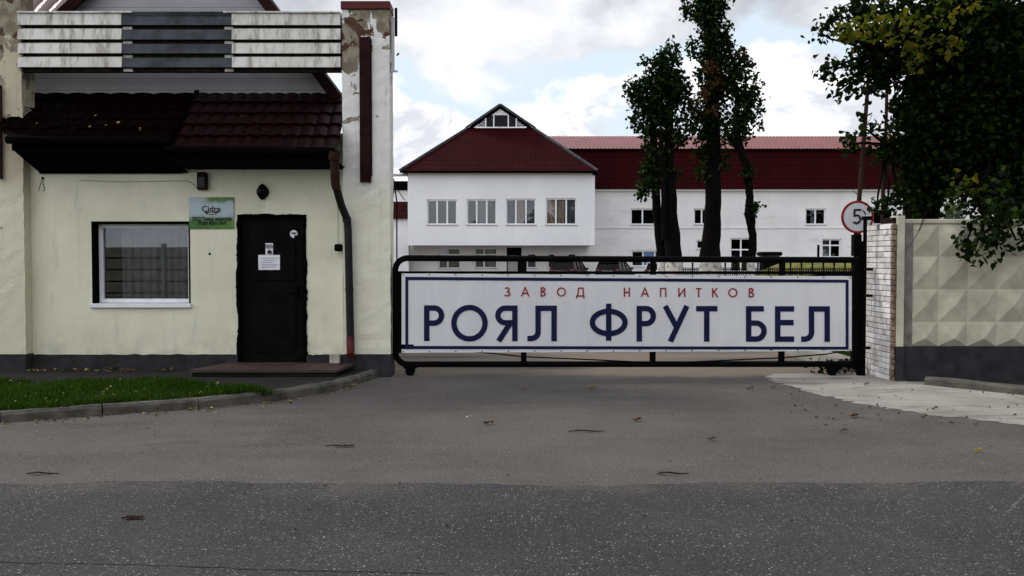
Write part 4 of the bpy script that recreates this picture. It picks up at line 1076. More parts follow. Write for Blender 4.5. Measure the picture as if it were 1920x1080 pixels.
# front brick edge (ochre, rough) 
m.build('bricks', M['lime'], pier)['label'] = 'rough white lime bricks of the pier face'
m = MB(); xf0 = bx0 + .001
for r in range(nrow):
    o = random.uniform(-.008, .004); m.bbox(xf0 + .0, xf0 + .05 + random.uniform(-.01, .015), yN0 - .045 + o, yN0 - .001, r * rh, r * rh + rh - .012, .006)
M['ochre'] = simple('brown_brick_edge', (.20, .14, .10), .95, var=.5, scale=9, bump=.8); m.build('brick_edge', M['ochre'], pier)
m = MB(); m.bbox(bx0 + .03, bx0 + .17, yN0 + .0, yN0 + .35, zt - .02, zt + .05, .006); m.build('top_brick', M['brown'], pier)
FY = 12.02
fence = thing('concrete_fence', 'grey concrete panel fence with raised diamond pyramids right of the pier', 'fence', (7.0, FY, 0))
fx0 = X(1691, FY); zt = Z(411, FY); zp = Z(649, FY)
m = MB(); m.bbox(X(1677, FY) , fx0 - .0, FY - .09, FY + .16, zp, Z(405, FY), .006); m.build('post', M['concrete'], fence)
m = MB(); m.box(X(1676, FY), fx0 + .001, FY - .092, FY + .16, 0, zp - .001); m.box(fx0 + .0012, fx0 + 9, FY - .05, FY + .08, 0, zp - .002); m.build('plinth', M['plinth'], fence)
m = MB(); m.bbox(X(1671, FY), X(1675.5, FY), FY - .06, FY + .02, 0, Z(420, FY), .004); m.build('post_strip', M['ochre'], fence)
cw, rhh, dp = .388, .452, .070; m = MB(); x = fx0 + .10; zz0 = zp + .0; nr_ = 4; ztop = zt - .06
fc = 0
xs0 = x; ncol = 20
rhh = (ztop - zz0) / 3.75
for i in range(ncol):
    for j in range(4):
        x0, x1 = x + i * cw, x + (i + 1) * cw; z1 = ztop - j * rhh; z0 = max(z1 - rhh, zz0)
        cz_ = z1 - rhh * .5; cx_ = (x0 + x1) / 2; D = dp * random.uniform(.94, 1.04)
        if z1 - z0 < rhh * .98:
            A_ = [(x0, FY, z0), (x1, FY, z0), (x1, FY, z1), (x0, FY, z1), (cx_, FY - D, max(cz_, z0 + .0))]
            m.add(A_, [(0, 1, 4), (1, 2, 4), (2, 3, 4), (3, 0, 4)])
        else:
            m.add([(x0, FY, z0), (x1, FY, z0), (x1, FY, z1), (x0, FY, z1), (cx_, FY - D, cz_)], [(0, 1, 4), (1, 2, 4), (2, 3, 4), (3, 0, 4)])
m.box(fx0 + .002, fx0 + 9, FY + .001, FY + .06, zp, ztop); m.build('panel', M['concrete'], fence)
m = MB(); m.bbox(fx0 + .003, fx0 + 9, FY - .03, FY + .08, ztop + .001, zt, .01); m.build('top_rail', M['concrete'], fence)
# road sign
SY = 16.4
sg = thing('speed_limit_sign', 'round red rimmed speed limit 5 sign on a post behind the gate', 'road sign', (X(1604, SY), SY, 0))
c_ = P(1607, 407, SY); Rr = 30.5 / F * SY
m = MB(); m.cyl((c_.x, SY - .03, c_.z), (0, 1, 0), Rr - .002, .02, 48); m.build('disc', M['paper'], sg)
m = MB(); nn = 48
for (ra, rb, y0_, y1_) in ((Rr * .87, Rr, SY - .034, SY - .008),):
    vs = [(c_.x + q * math.cos(2 * math.pi * i / nn), y, c_.z + q * math.sin(2 * math.pi * i / nn)) for q, y in ((ra, y0_), (rb, y0_), (rb, y1_), (ra, y1_)) for i in range(nn)]
    m.add(vs, [(a_ * nn + i, a_ * nn + (i + 1) % nn, ((a_ + 1) % 4) * nn + (i + 1) % nn, ((a_ + 1) % 4) * nn + i) for a_ in range(4) for i in range(nn)])
m.build('red_rim', simple('sign_red', (.26, .018, .022), .5), sg)
m = MB(); pth = [P(x, y, SY - .036) for x, y in ((1614, 393.5), (1602.5, 393.5), (1602, 405), (1606, 403.5), (1610, 404.5), (1613, 408.5), (1613, 413), (1610, 417), (1606, 418.5), (1600.5, 417))]
def ribbon(m, pts, w, y, th):
    pts = [Vector(p) for p in pts]
    for k, (a_, b_) in enumerate(zip(pts, pts[1:])):
        t_ = (b_ - a_).normalized(); s_ = Vector((-t_.z, 0, t_.x)) * w / 2; e_ = t_ * w * .25; q = [a_ + s_ - e_, b_ + s_ + e_, b_ - s_ + e_, a_ - s_ - e_]
        m.prism([Vector((v.x, y - .0004 * k, v.z)) for v in q], (0, th, 0))
ribbon(m, pth, .036, SY - .036, .004); m.build('numeral', M['ink'], sg)
m = MB(); m.tube([P(1603, 430, SY + .02), P(1604, 437, SY + .02), Vector((X(1603, SY), SY + .02, 0))], .03, 10); m.build('post', M['stem'], sg)
m = MB(); q = P(1607, 455, SY - .05); m.bbox(q.x - .07, q.x + .07, SY - .1, SY + .06, Z(480, SY), Z(440, SY), .01); m.build('black_box', M['iron'], sg)

# ------------------------------------------------------------------ factory buildings far behind
BYY = 65.0; MY = 69.0
def fx(px, Y): return X(px, Y)
ob_ = thing('office_block', 'white office block with dark red roof and louvred gablet, upper storey overhanging', 'building', (X(938, BYY), BYY, 0))
bx_0, bx_1 = fx(765, BYY), fx(1115, BYY); bzt, bzb = Z(318, BYY), Z(460, BYY)
holes = [(fx(a_, BYY), fx(b_, BYY), Z(421.5, BYY), Z(t_, BYY)) for a_, b_, t_ in ((800.5, 857.5, 374), (875, 931.5, 373.3), (948.5, 1005, 372.6), (1023, 1081, 371.6))]
m = MB(); wall_holes(m, bx_0, bx_1, bzb, bzt, BYY, holes, .25)
m.quad((bx_1, BYY, bzb), (bx_1, MY, bzb), (bx_1, MY, bzt), (bx_1, BYY, bzt)); m.quad((bx_0, BYY, bzb), (bx_0, BYY, bzt), (bx_0, MY, bzt), (bx_0, MY, bzb)); m.quad((bx_0, BYY, bzb), (bx_0, MY, bzb), (bx_1, MY, bzb), (bx_1, BYY, bzb))
m.build('wall', M['baywhite'], ob_)
for i, h in enumerate(holes):
    cur = [None, [(.36, .64, 'curtain')], [(.0, .36, 'curtain'), (.38, .62, 'peach'), (.66, 1, 'curtain')], [(.0, .36, 'peach'), (.38, .64, 'peach'), (.66, 1, 'curtain')]][i]
    window(ob_, *h, BYY, .12, [1 / 3, 2 / 3], fw=.10, curtain=cur)
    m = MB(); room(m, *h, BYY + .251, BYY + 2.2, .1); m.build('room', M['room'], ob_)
    m = MB()
    for k in range(5): # flower pots on the inner sill
        if random.random() < .35 + .4 * (i < 2): 
            m = MB(); xx = h[0] + (h[1] - h[0]) * (.12 + .18 * k); m.ball((xx, BYY + .5, h[2] + .38), (.22, .15, .24), 7, 5); m.tube([(xx, BYY + .5, h[2]), (xx, BYY + .5, h[2] + .22)], [.1, .14], 8); m.build('pot_plant', M['leafrust'] if i % 2 else M['leaf'], ob_)
GYF = 68.0
gl_holes = [(fx(822, GYF), fx(863.5, GYF), Z(504, GYF), Z(465, GYF)), (fx(890, GYF), fx(932, GYF), Z(503, GYF), Z(465, GYF)), (fx(988, GYF), fx(1006.5, GYF), Z(503, GYF), Z(475, GYF)), (fx(1027, GYF), fx(1042, GYF), Z(503, GYF), Z(475, GYF)), (fx(1064, GYF), fx(1081, GYF), Z(503, GYF), Z(475, GYF))]
dh = (fx(950, GYF), fx(978, GYF), 0.02, Z(464, GYF))
# office roof
eY = BYY - .6; ez = Z(320, eY); eL, eR = fx(750, eY), fx(1120, eY)
gY = BYY + 3.6; gzb = Z(241, gY); gL, gR = fx(876, gY), fx(1001, gY); ap = P(938, 197, gY - .35); cX = ap.x
apz = ap.z; BK = 84
m = MB(); m.add([(eL, eY, ez), (eR, eY, ez), (gR, gY, gzb), (gL, gY, gzb)], [(0, 1, 2, 3)])
# side slopes running back; ridge level
bkL, bkR = (eL, BK, ez), (eR, BK, ez)
m.add([(eL, eY, ez), (gL, gY, gzb), (cX, gY - .4, apz), (cX, BK, apz), bkL], [(0, 1, 2, 3, 4)]); m.add([(eR, eY, ez), bkR, (cX, BK, apz), (cX, gY - .4, apz), (gR, gY, gzb)], [(0, 1, 2, 3, 4)])
m.build('roof', M['roofred'], ob_)
m = MB(); m.box(eL + .05, eR - .05, eY + .06, BYY, ez - .10, ez - .04); m.box(eL, eR, eY, eY + .05, ez - .16, ez - .005); m.prism([(eR - .02, eY, ez - .01), (eR - .02, BYY + 4, ez - .01), (eR - .02, BYY + 4, ez - .5), (eR - .02, BYY + 0.1, ez - .3)], (-.3, 0, 0)); m.build('eaves', M['fascia'], ob_)
m = MB()
for (p, q) in (((cX, gY - .45, apz), (gL - .1, gY - .05, gzb)), ((cX, gY - .45, apz), (gR + .1, gY - .05, gzb)), ((gL, gY, gzb), (eL, eY, ez)), ((gR, gY, gzb), (eR, eY, ez))):
    m.bar(Vector(p) + Vector((0, 0, .04)), Vector(q) + Vector((0, 0, .04)), .16, .14)
m.build('ridge_caps', M['louvredark'], ob_)
m = MB(); gy = gY - .1; tri = [(gL + .5, gy, gzb + .05), (gR - .5, gy, gzb + .05), (cX, gy, apz - .25)]; m.prism(tri, (0, .1, 0)); gb = m.build('gablet', M['baywhite'], ob_)
m = MB(); zc0, zc1 = Z(238, gy), Z(216, gy)
def gpx(px): return X(px, gy)
m.box(gpx(927), gpx(952), gy - .03, gy - .012, zc0, zc1)
m.add([(gpx(912), gy - .03, zc0), (gpx(925), gy - .03, zc0), (gpx(925), gy - .03, zc1), (gpx(921), gy - .03, zc1), (gpx(912), gy - .03, Z(223, gy))], [(0, 1, 2, 3, 4)])
m.add([(gpx(954), gy - .03, zc0), (gpx(967), gy - .03, zc0), (gpx(967), gy - .03, Z(223, gy)), (gpx(958), gy - .03, zc1), (gpx(954), gy - .03, zc1)], [(0, 1, 2, 3, 4)])
m.cur = 1
for k in range(5):
    zz = zc0 + .06 + k * .13; w_ = .62 - .12 * k; m.box(gpx(910.5) - w_, gpx(910.5), gy - .035, gy - .01, zz, zz + .06); m.box(gpx(968.5), gpx(968.5) + w_, gy - .035, gy - .01, zz, zz + .06)
subp(m, 'louvre_window', [M['darkglass'], M['fascia']], gb, ob_)
m = MB(); [m.box(gpx(x) - .045, gpx(x) + .045, gy - .06, gy - .031, zc0, zc1) for x in (926, 953)]; [m.box(gpx(x) - .045, gpx(x) + .045, gy - .06, gy - .0311, zc0, Z(222, gy)) for x in (911, 968)]; m.box(gpx(893), gpx(986), gy - .07, gy - .03, zc0 - .09, zc0 - .001); m.box(gpx(926), gpx(953), gy - .0605, gy - .0305, zc1, zc1 + .08)
subp(m, 'louvre_frame', M['white'], gb, ob_)

hall = thing('factory_hall', 'long white two storey factory hall with dark red mansard and corrugated roof', 'building', (X(1300, MY), MY, 0))
hx0, hx1 = fx(700, MY), fx(2250, MY); hz = Z(354, MY)
up = [(fx(1182, MY), fx(1250, MY), Z(421.5, MY), Z(391, MY)), (fx(1300.5, MY), fx(1331, MY), Z(421, MY), Z(391, MY)), (fx(1509.5, MY), fx(1548, MY), Z(421.5, MY), Z(391, MY)), (fx(1636, MY), fx(1675, MY), Z(421.5, MY), Z(391, MY)), (fx(1770, MY), fx(1810, MY), Z(421.5, MY), Z(391, MY))]
lo = [(fx(1184, MY), fx(1250, MY), Z(500, MY), Z(470, MY)), (fx(1306, MY), fx(1332, MY), Z(467, MY), Z(450, MY)), (fx(1369.5, MY), fx(1410, MY), Z(510, MY), Z(446.5, MY)), (fx(1541, MY), fx(1577, MY), Z(483, MY), Z(448, MY))]
m = MB(); wall_holes(m, bx_0 + .2, hx1, 0, hz, MY, up + lo, .25); 
m.quad((bx_0 + .2, MY, 0), (bx_0 + .2, MY, hz), (bx_0 + .2, 84, hz), (bx_0 + .2, 84, 0)); m.build('wall', M['farwhite'], hall)
m = MB(); wall_holes(m, bx_0 - 3.4, bx_1 - .3, 0, bzb + .02, GYF, gl_holes + [dh], .25); m.quad((bx_1 - .3, GYF, 0), (bx_1 - .3, MY, 0), (bx_1 - .3, MY, bzb + .02), (bx_1 - .3, GYF, bzb + .02)); m.build('ground_wall', M['farwhite'], ob_)
for i, h in enumerate(gl_holes):
    window(ob_, *h, GYF, .12, [.42] if i < 2 else [], transom=.68 if i < 2 else None, fw=.09, curtain=[(.0, .42, 'curtain')] if i == 0 else ([(.6, 1, 'curtain')] if i == 1 else None))
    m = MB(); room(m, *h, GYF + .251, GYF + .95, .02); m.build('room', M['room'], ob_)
m = MB(); m.box(dh[0] + .08, dh[1] - .3, GYF + .12, GYF + .18, 0, dh[3] - .6); m.cur = 1; m.box(dh[0], dh[1], GYF + .22, GYF + .24, 0, dh[3]); m.build('entrance', [M['sill'], M['door']], ob_)
for i, h in enumerate(up + lo):
    cols = {0: [1 / 3, 2 / 3], 1: [.5], 2: [.5], 3: [.5], 4: [.5], 5: [1 / 3, .67], 6: [], 7: [.5], 8: [.45]}[i]
    tr = .66 if i in (7, 8) else None
    wq = window(hall, *h, MY, .14, cols, transom=tr, fw=.10, curtain=[(.02, .4, 'curtain')] if i == 8 else None)
    m = MB(); room(m, *h, MY + .251, MY + 2, .1); m.build('room', M['room'], hall)
    if i == 5: m = MB(); m.box(h[0] + (h[1] - h[0]) * .36, h[0] + (h[1] - h[0]) * .64, MY + .16, MY + .175, h[2] + .1, h[3] - .1); subp(m, 'blue_panel', M['bluepane'], wq, hall)
m = MB(); m.box(bx_1, hx1, MY - .06, MY, Z(428.3, MY), Z(426.6, MY)); m.box(bx_1 + .05, fx(1160, MY), MY - .02, MY - .001, Z(448, MY), Z(446.8, MY)); m.box(bx_1 + .05, fx(1155, MY), MY - .02, MY - .001, Z(455, MY), Z(454, MY)); m.build('string_course', M['farwhite'], hall)
m = MB(); m.box(bx_1 + .1, hx1, MY - .35, MY, Z(357.5, MY - .35), Z(354, MY - .35)); m.build('cornice', M['farwhite'], hall)
mz = Z(280.5, MY + .4)
m = MB(); m.quad((bx_0 + 3, MY - .45, hz + .02), (hx1, MY - .45, hz + .02), (hx1, MY + .4, mz), (bx_0 + 3, MY + .4, mz)); m.box(bx_1, hx1, MY - .47, MY - .3, hz - .06, hz + .02); m.build('mansard', M['roofred'], hall)
rz = Z(256, MY + 9); m = MB(); vs = []; x = bx_0 + 3; st_ = .075; k = 0
while x < hx1:
    h_ = (0, .035, .05, .035)[k % 4]; vs += [(x, MY + .2, mz + .03 + h_), (x, MY + 9, rz + h_)]; x += st_; k += 1
m.add(vs, [(2 * i, 2 * i + 2, 2 * i + 3, 2 * i + 1) for i in range(len(vs) // 2 - 1)]); m.quad((bx_0 + 3, MY + 9, rz), (hx1, MY + 9, rz), (hx1, MY + 18, mz), (bx_0 + 3, MY + 18, mz))
m.build('corrugated_roof', M['roofpink'], hall)
m = MB(); m.box(bx_0 + 3, hx1, MY + .15, MY + .42, mz - .06, mz + .02); m.build('roof_edge', M['fascia'], hall)
# left annex
AY = 66.5
an = thing('annex', 'low white annex with red roof strip left of the office block', 'building', (X(700, AY), AY, 0))
m = MB(); m.box(-30, fx(766, AY) , AY, AY + 1.2, 0, Z(410, AY)); m.build('wall', M['farwhite'], an)
m = MB(); m.quad((-30, AY - .3, Z(411, AY)), (fx(766, AY), AY - .3, Z(411, AY)), (fx(766, AY), AY + 1.0, Z(378, AY + 1)), (-30, AY + 1.0, Z(378, AY + 1))); m.build('roof', M['roofred'], an)
ah = thing('rear_shed', 'white rear shed with black roof edge seen left of the office block', 'building', (X(700, 74), 74, 0))
m = MB(); m.box(-30, fx(790, 74), 74, 80, 0, Z(357, 74)); m.build('wall', M['farwhite'], ah); m = MB(); m.box(-30, fx(790, 74), 73.7, 80, Z(356, 74), Z(340, 74)); m.build('roof', M['fascia'], ah)
pi_ = thing('pipe_bridge', 'thin steel pipe on a braced post left of the office block', 'pipe', (X(741, 65), 65, 0))
m = MB(); m.tube([(-26, 65, Z(331, 65)), (fx(764, 65), 65, Z(328, 65))], .11, 8); m.build('pipe', M['sill'], pi_)
m = MB(); m.tube([P(738, 335, 65), P(744, 378, 65), Vector((X(744, 65), 65, 0))], .05, 6); m.tube([P(745, 355, 65), P(759, 376, 65)], .03, 5); m.tube([P(740, 340, 65), P(736, 378, 65)], .03, 5); m.build('post', M['iron'], pi_)

# ------------------------------------------------------------------ grass bank, picket fence, vent, posts behind the gate
m = MB(); vs = []; nx, ny = 40, 14; by0, by1 = 41.0, 58.0
for j in range(ny + 1):
    for i in range(nx + 1):
        s, t = i / nx, j / ny; xx = X(1395, 44) + s * 26; yy = by0 + (by1 - by0) * t
        hgt = 1.62 * min(1, max(0, (s * 9)) ** .6) * math.sin(math.pi * min(1, t * 1.25 + .12) ** .8) ** .7 if t < .8 else 0
        vs.append((xx, yy, max(0, hgt) + (random.uniform(-.03, .03) if hgt > 0 else 0)))
m.add(vs, [(j * (nx + 1) + i, j * (nx + 1) + i + 1, (j + 1) * (nx + 1) + i + 1, (j + 1) * (nx + 1) + i) for j in range(ny) for i in range(nx)], True)
struct(m.build('grass_bank', M['bank'], origin=(0, 0, 0)))
KY = 39.0
fe = thing('picket_fence', 'low black wrought iron picket fence in front of the grass bank', 'fence', (X(1450, KY), KY, 0))
m = MB(); m.box(X(1277, KY), X(1640, KY), KY - .02, KY + .02, Z(514, KY), Z(512.4, KY)); m.box(X(1277, KY), X(1640, KY), KY - .02, KY + .02, Z(505.6, KY), Z(504.4, KY)); m.build('rails', M['iron'], fe)
m = MB(); px = 1278; k = 0
while px < 1640:
    tall = k % 6 == 0; zt_ = Z((495.5 if tall else 501.5) + random.uniform(-.6, .6), KY); w_ = .035 if tall else .02
    m.box(X(px, KY) - w_, X(px, KY) + w_, KY - .04, KY - .021, 0, zt_)
    if tall: m.ball((X(px, KY), KY - .03, zt_ + .03), .05, 6, 4)
    px += 3.4; k += 1
m.build('pickets', M['iron'], fe)
m = MB(); vY = 50; m.bbox(X(1427, vY), X(1468, vY), vY, vY + 1, Z(480, vY), Z(472, vY), .08); m.box(X(1432, vY), X(1463, vY), vY + .1, vY + .9, 0, Z(480.2, vY)); tag(m.build('vent_shaft', M['iron']), 'dark flat capped vent shaft rising behind the grass bank', 'vent')
m = MB(); m.box(X(1533, 50), X(1536.5, 50), 50, 50.1, 0, Z(459, 50)); tag(m.build('bank_post', M['iron']), 'thin black post standing left of the lower right factory window', 'post')
# white kerb and grass just behind the gate's right end
m = MB(); a_, b_ = G(1505, 668, .1), G(1600, 702, .1); m.bar((X(1490, 15.5), 15.5, .09), (X(1592, 13.0), 13.0, .09), .30, .18); tag(struct(m.build('kerb', M['slab'])), None)
gp_poly = [(X(1525, 15.2), 15.2), (X(1606, 12.95), 12.95), (6.2, 12.95), (8.5, 19), (X(1490, 17), 17.5)]
m = MB(); m.add([(x, y, .03) for x, y in gp_poly], [tuple(range(5))]); struct(m.build('lawn', M['lawn'], origin=(0, 0, 0)))
blades('grass', gp_poly, .03, 5000, M['grass'], (.05, .16), 'rough grass behind the right end of the gate')
pw = thing('weed_clump', 'small leafy weed growing under the right end of the gate', 'weed', (X(1560, 12.75), 12.75, 0)); q = P(1560, 688, 12.75)
leaves_mesh('leaves', np.array([q.x, 12.75, .1]) + rng.normal(size=(120, 3)) * np.array([.16, .05, .06]), rng.uniform(.03, .08, 120), M['leaf'], pw)

# ------------------------------------------------------------------ cars
def paint(name, c):
    k = NT(name); k.b.inputs['Coat Weight'].default_value = .06; k.b.inputs['Coat Roughness'].default_value = .08
    return k.fin(k.mix(k.rng(k.noise(2, 5), .4, .7), c, tuple(q * .8 for q in c)), .4, 0, .12)
M['lampred'] = simple('tail_lamp', (.07, .008, .010), .2, spec=.5); M['tyre'] = simple('tyre', (.012, .012, .012), .9); M['rim'] = simple('rim', (.3, .3, .31), .35, metal=.8); M['plate'] = simple('plate', (.5, .5, .5), .5)
def loft(m, secs, sm=True):
    n = len(secs[0]); vs = [p for s in secs for p in s]
    m.add(vs, [(i * n + k, i * n + (k + 1) % n, (i + 1) * n + (k + 1) % n, (i + 1) * n + k) for i in range(len(secs) - 1) for k in range(n)], sm)
    m.add(secs[0], [tuple(range(n - 1, -1, -1))]); m.add(secs[-1], [tuple(range(n))])
def car(label, px, Y, rot, body, L=4.5, Wd=1.78, H=1.60, belt=.98, van=0.0):
    t = thing('parked_car', label, 'car', (0, 0, 0), None); hw = Wd / 2
    # local: rear at y=0, nose at y=L
    def sec(y, w, z0, z1, cr=.10): 
        w *= hw; return [(-w * .86, y, z0), (-w * .99, y, z0 + .16), (-w, y, z0 + .42), (-w * .985, y, z1 - .12), (-w * .93, y, z1), (0, y, z1 + cr * .3), (w * .93, y, z1), (w * .985, y, z1 - .12), (w, y, z0 + .42), (w * .99, y, z0 + .16), (w * .86, y, z0)]
    m = MB(); loft(m, [sec(0, .90, .36, .80), sec(.05, .97, .28, .94), sec(.35, 1, .24, belt + .02), sec(1.2, 1, .22, belt), sec(2.6, 1, .22, belt - .02), sec(3.2, 1, .22, belt - .04), sec(3.9, .97, .24, belt - .16), sec(L - .12, .88, .28, .72), sec(L, .74, .36, .58)])
    m.build('body', body, t)
    def cab(y, w, z): w *= hw; return [(-w, y, z), (w, y, z)]
    bt, rf_ = belt - .03, H
    m = MB(); A_ = [(-.90 * hw, .10, bt), (.90 * hw, .10, bt), (.90 * hw, 3.25, bt), (-.90 * hw, 3.25, bt)]; B_ = [(-.72 * hw, .38 - van, rf_ - .05), (.72 * hw, .38 - van, rf_ - .05), (.72 * hw, 2.15, rf_ - .05), (-.72 * hw, 2.15, rf_ - .05)]
    m.add(A_ + B_, [(0, 1, 5, 4), (1, 2, 6, 5), (2, 3, 7, 6), (3, 0, 4, 7)]); m.build('windows', M['darkglass'], t)
    m = MB(); secs = []
    for y, w, z in ((.22 - van, .66, rf_ - .06), (.34 - van, .73, rf_ - .02), (.9, .74, rf_), (1.7, .73, rf_ - .005), (2.25, .69, rf_ - .05)):
        w *= hw; secs.append([(-w, y, z - .05), (-w * .93, y, z), (0, y, z + .025), (w * .93, y, z), (w, y, z - .05)])
    loft(m, secs)
    for s_ in (-1, 1):
        for (p, q) in (((.905 * hw * s_, .09, bt), (.73 * hw * s_, .36 - van, rf_ - .04)), ((.905 * hw * s_, 3.27, bt), (.73 * hw * s_, 2.17, rf_ - .04)), ((.908 * hw * s_, 1.15, bt), (.735 * hw * s_, 1.05, rf_ - .04)), ((.908 * hw * s_, 2.05, bt), (.735 * hw * s_, 1.85, rf_ - .04))): m.bar(p, q, .09, .06, (1, 0, 0))
    m.build('roof', body, t)
    for s_ in (-1, 1):
        m = MB(); m.tube([(s_ * .64 * hw, .45, rf_ + .02), (s_ * .64 * hw, .6, rf_ + .055), (s_ * .64 * hw, 1.9, rf_ + .05), (s_ * .64 * hw, 2.05, rf_ + .01)], .018, 6); m.build('roof_rail', M['rim'], t)
        m = MB(); m.bbox(s_ * hw * .62, s_ * hw * .93, -.025, .14, .84, 1.02, .03); m.build('tail_light', M['lampred'], t)
        m = MB(); m.ball((s_ * (hw + .09), 2.75, belt + .06), (.11, .07, .075), 8, 6); m.bar((s_ * hw * .9, 2.75, belt), (s_ * (hw + .03), 2.75, belt + .03), .05, .05); m.build('mirror', body, t)
        for yy in (.85, 3.6):
            m = MB(); m.cyl((s_ * (hw - .21), yy, .32), (s_, 0, 0), .32, .2, 20); w_ = m.build('wheel', M['tyre'], t)
            m = MB(); m.cyl((s_ * (hw - .01), yy, .32), (s_, 0, 0), .2, .015, 14); o = m.build('rim', M['rim'], origin=(0, 0, 0)); o.parent = w_; o.location = (0, 0, 0)
    m = MB(); m.box(-.26, .26, -.035, -.012, .74, .85); m.build('number_plate', M['plate'], t)
    m = MB(); m.box(-.36, .36, -.03, -.011, .86, .90); m.build('chrome_strip', M['rim'], t)
    m = MB(); m.bbox(-hw * .93, hw * .93, -.09, .12, .34, .58, .04); m.build('bumper', M['iron'], t)
    p = P(px, 540, Y); t.location = (p.x, p.y, 0); t.rotation_euler = (0, 0, rot); return t
car('dark maroon family car parked left, seen through the gate rails', 1053, 58.5, R(-19), paint('maroon_paint', (.030, .004, .006)), H=1.66, Wd=1.80)
car('black estate car with silver roof rails parked in the middle', 1139, 60, R(-21), paint('black_paint_car', (.006, .005, .007)), H=1.56)
car('white hatchback parked beside the limewashed tree trunks', 1233, 57, R(-14), paint('white_paint_car', (.55, .56, .58)), H=1.52, L=4.2)

# ------------------------------------------------------------------ pollarded trees
def tree(label, base_px, Y, trunks, blobs, leafmats, density, leaf=(.10, .18), clus=(9, .13), barkm='barklime'):
    bxp = X(base_px, Y); t = thing('pollarded_tree', label, 'tree', (bxp, Y, 0), 'pollarded trees with limewashed feet behind the gate')
    m = MB()
    for pth_ in trunks:
        pts = []; rs = []
        for (px, py, rp, dy) in pth_:
            p = P(px, py, Y + dy) if py is not None else Vector((X(px, Y + dy), Y + dy, -.05)); pts.append(p); rs.append(rp / F * Y * .92)
        # add subdivisions with wobble
        q = []; qr = []
        for i in range(len(pts) - 1):
            for j in range(4):
                s = j / 4; v = pts[i].lerp(pts[i + 1], s)
                if j or i: v += Vector((random.uniform(-.03, .03), random.uniform(-.03, .03), 0))
                q.append(v); qr.append((rs[i] * (1 - s) + rs[i + 1] * s) * random.uniform(.95, 1.06))
        q.append(pts[-1]); qr.append(rs[-1]); m.tube(q, qr, 12)
    P3 = []; mi = []; cen_all = []; sat = []
    for (px, py, rx, ry, w_, mt, dy) in blobs:
        for _ in range(3):
            a_ = random.uniform(-.5, 3.6); sat.append((px + rx * .82 * math.cos(a_), py - ry * .95 * math.sin(a_), rx * random.uniform(.12, .24), ry * random.uniform(.12, .24), .9, mt, dy + random.uniform(-.3, .3)))
    blobs = blobs + sat
    for (px, py, rx, ry, w_, mt, dy) in blobs:
        c = P(px, py, Y + dy); k = Y / F; pp, cen = blob_points([((c.x, c.y, c.z), (rx * k * .72, rx * k * .72, ry * k * .86), w_)], density, clus, .42)
        P3.append(pp); mi.append(np.full(len(pp), mt)); cen_all += [(q, c) for q in cen[::5]]
    for q, c in cen_all:
        m.tube([Vector((c.x * .7 + q[0] * .3, c.y, c.z - .3)), Vector(q)], [.035, .008], 4, caps=False)
    m.build('trunk', M[barkm], t); P3 = np.concatenate(P3); mi = np.concatenate(mi)
    leaves_mesh('crown', P3, rng.uniform(*leaf, len(P3)), None, t, mats=[M[x] for x in leafmats], mi=mi); return t
Y1 = 34.0
tree('left pollarded tree with two dark trunks and a shorter leafy crown', 1255, Y1,
     [[(1266, None, 20, 0), (1263, 480, 17, 0), (1256, 400, 14.5, 0), (1253, 300, 11, 0), (1256, 200, 9, 0), (1250, 120, 5, 0)],
      [(1243, None, 11, .4), (1241, 480, 10, .4), (1232, 400, 9, .4), (1226, 300, 8.5, .4), (1226, 220, 7, .4), (1222, 170, 4, .4)],
      [(1246, 450, 6, -.3), (1241, 300, 5, -.3), (1240, 240, 4, -.3)]],
     [(1258, 110, 26, 32, 1.2, 0, 0), (1240, 150, 44, 48, 1.1, 0, 0), (1205, 180, 36, 36, 1.0, 0, 0), (1225, 205, 44, 38, 1.0, 0, 0), (1265, 175, 32, 58, 1.0, 0, 0), (1215, 240, 32, 24, .9, 0, 0), (1250, 235, 28, 26, .9, 0, 0), (1282, 190, 18, 34, .6, 0, 0),
      (1222, 300, 26, 42, 1.0, 0, 0), (1216, 335, 26, 26, 1.0, 0, 0), (1212, 362, 13, 18, .9, 0, 0), (1185, 175, 17, 22, .8, 0, 0), (1272, 265, 6, 20, .4, 0, 0), (1255, 300, 18, 55, .5, 0, 0)], ['leaf', 'leafrust'], 62)
tree('tallest middle pollarded tree whose leafy column leaves the frame', 1332, Y1 + 1,
     [[(1332, None, 25, 0), (1331, 480, 21, 0), (1336, 400, 17.5, 0), (1337, 330, 16, 0), (1338, 240, 14, 0), (1333, 120, 11, 0), (1328, 30, 9, 0), (1326, -90, 4, 0)]],
     [(1328, -40, 36, 50, 1.2, 0, 0), (1330, 20, 42, 40, 1.2, 0, 0), (1336, 75, 38, 44, 1.3, 0, 0), (1340, 115, 36, 34, 1.1, 0, 0), (1300, 25, 18, 28, .6, 0, 0), (1306, 100, 14, 28, .6, 0, 0), (1365, 110, 22, 38, .7, 0, 0),
      (1340, 175, 44, 50, 1.1, 0, .3), (1330, 165, 24, 40, .22, 1, -.6), (1325, 230, 40, 42, 1.0, 0, 0), (1295, 225, 15, 22, .5, 0, 0), (1318, 205, 24, 30, .2, 1, -.6), (1325, 290, 22, 42, .8, 0, 0), (1352, 290, 22, 40, .8, 0, 0), (1320, 335, 12, 30, .4, 0, 0)], ['leaf', 'leafrust'], 62)
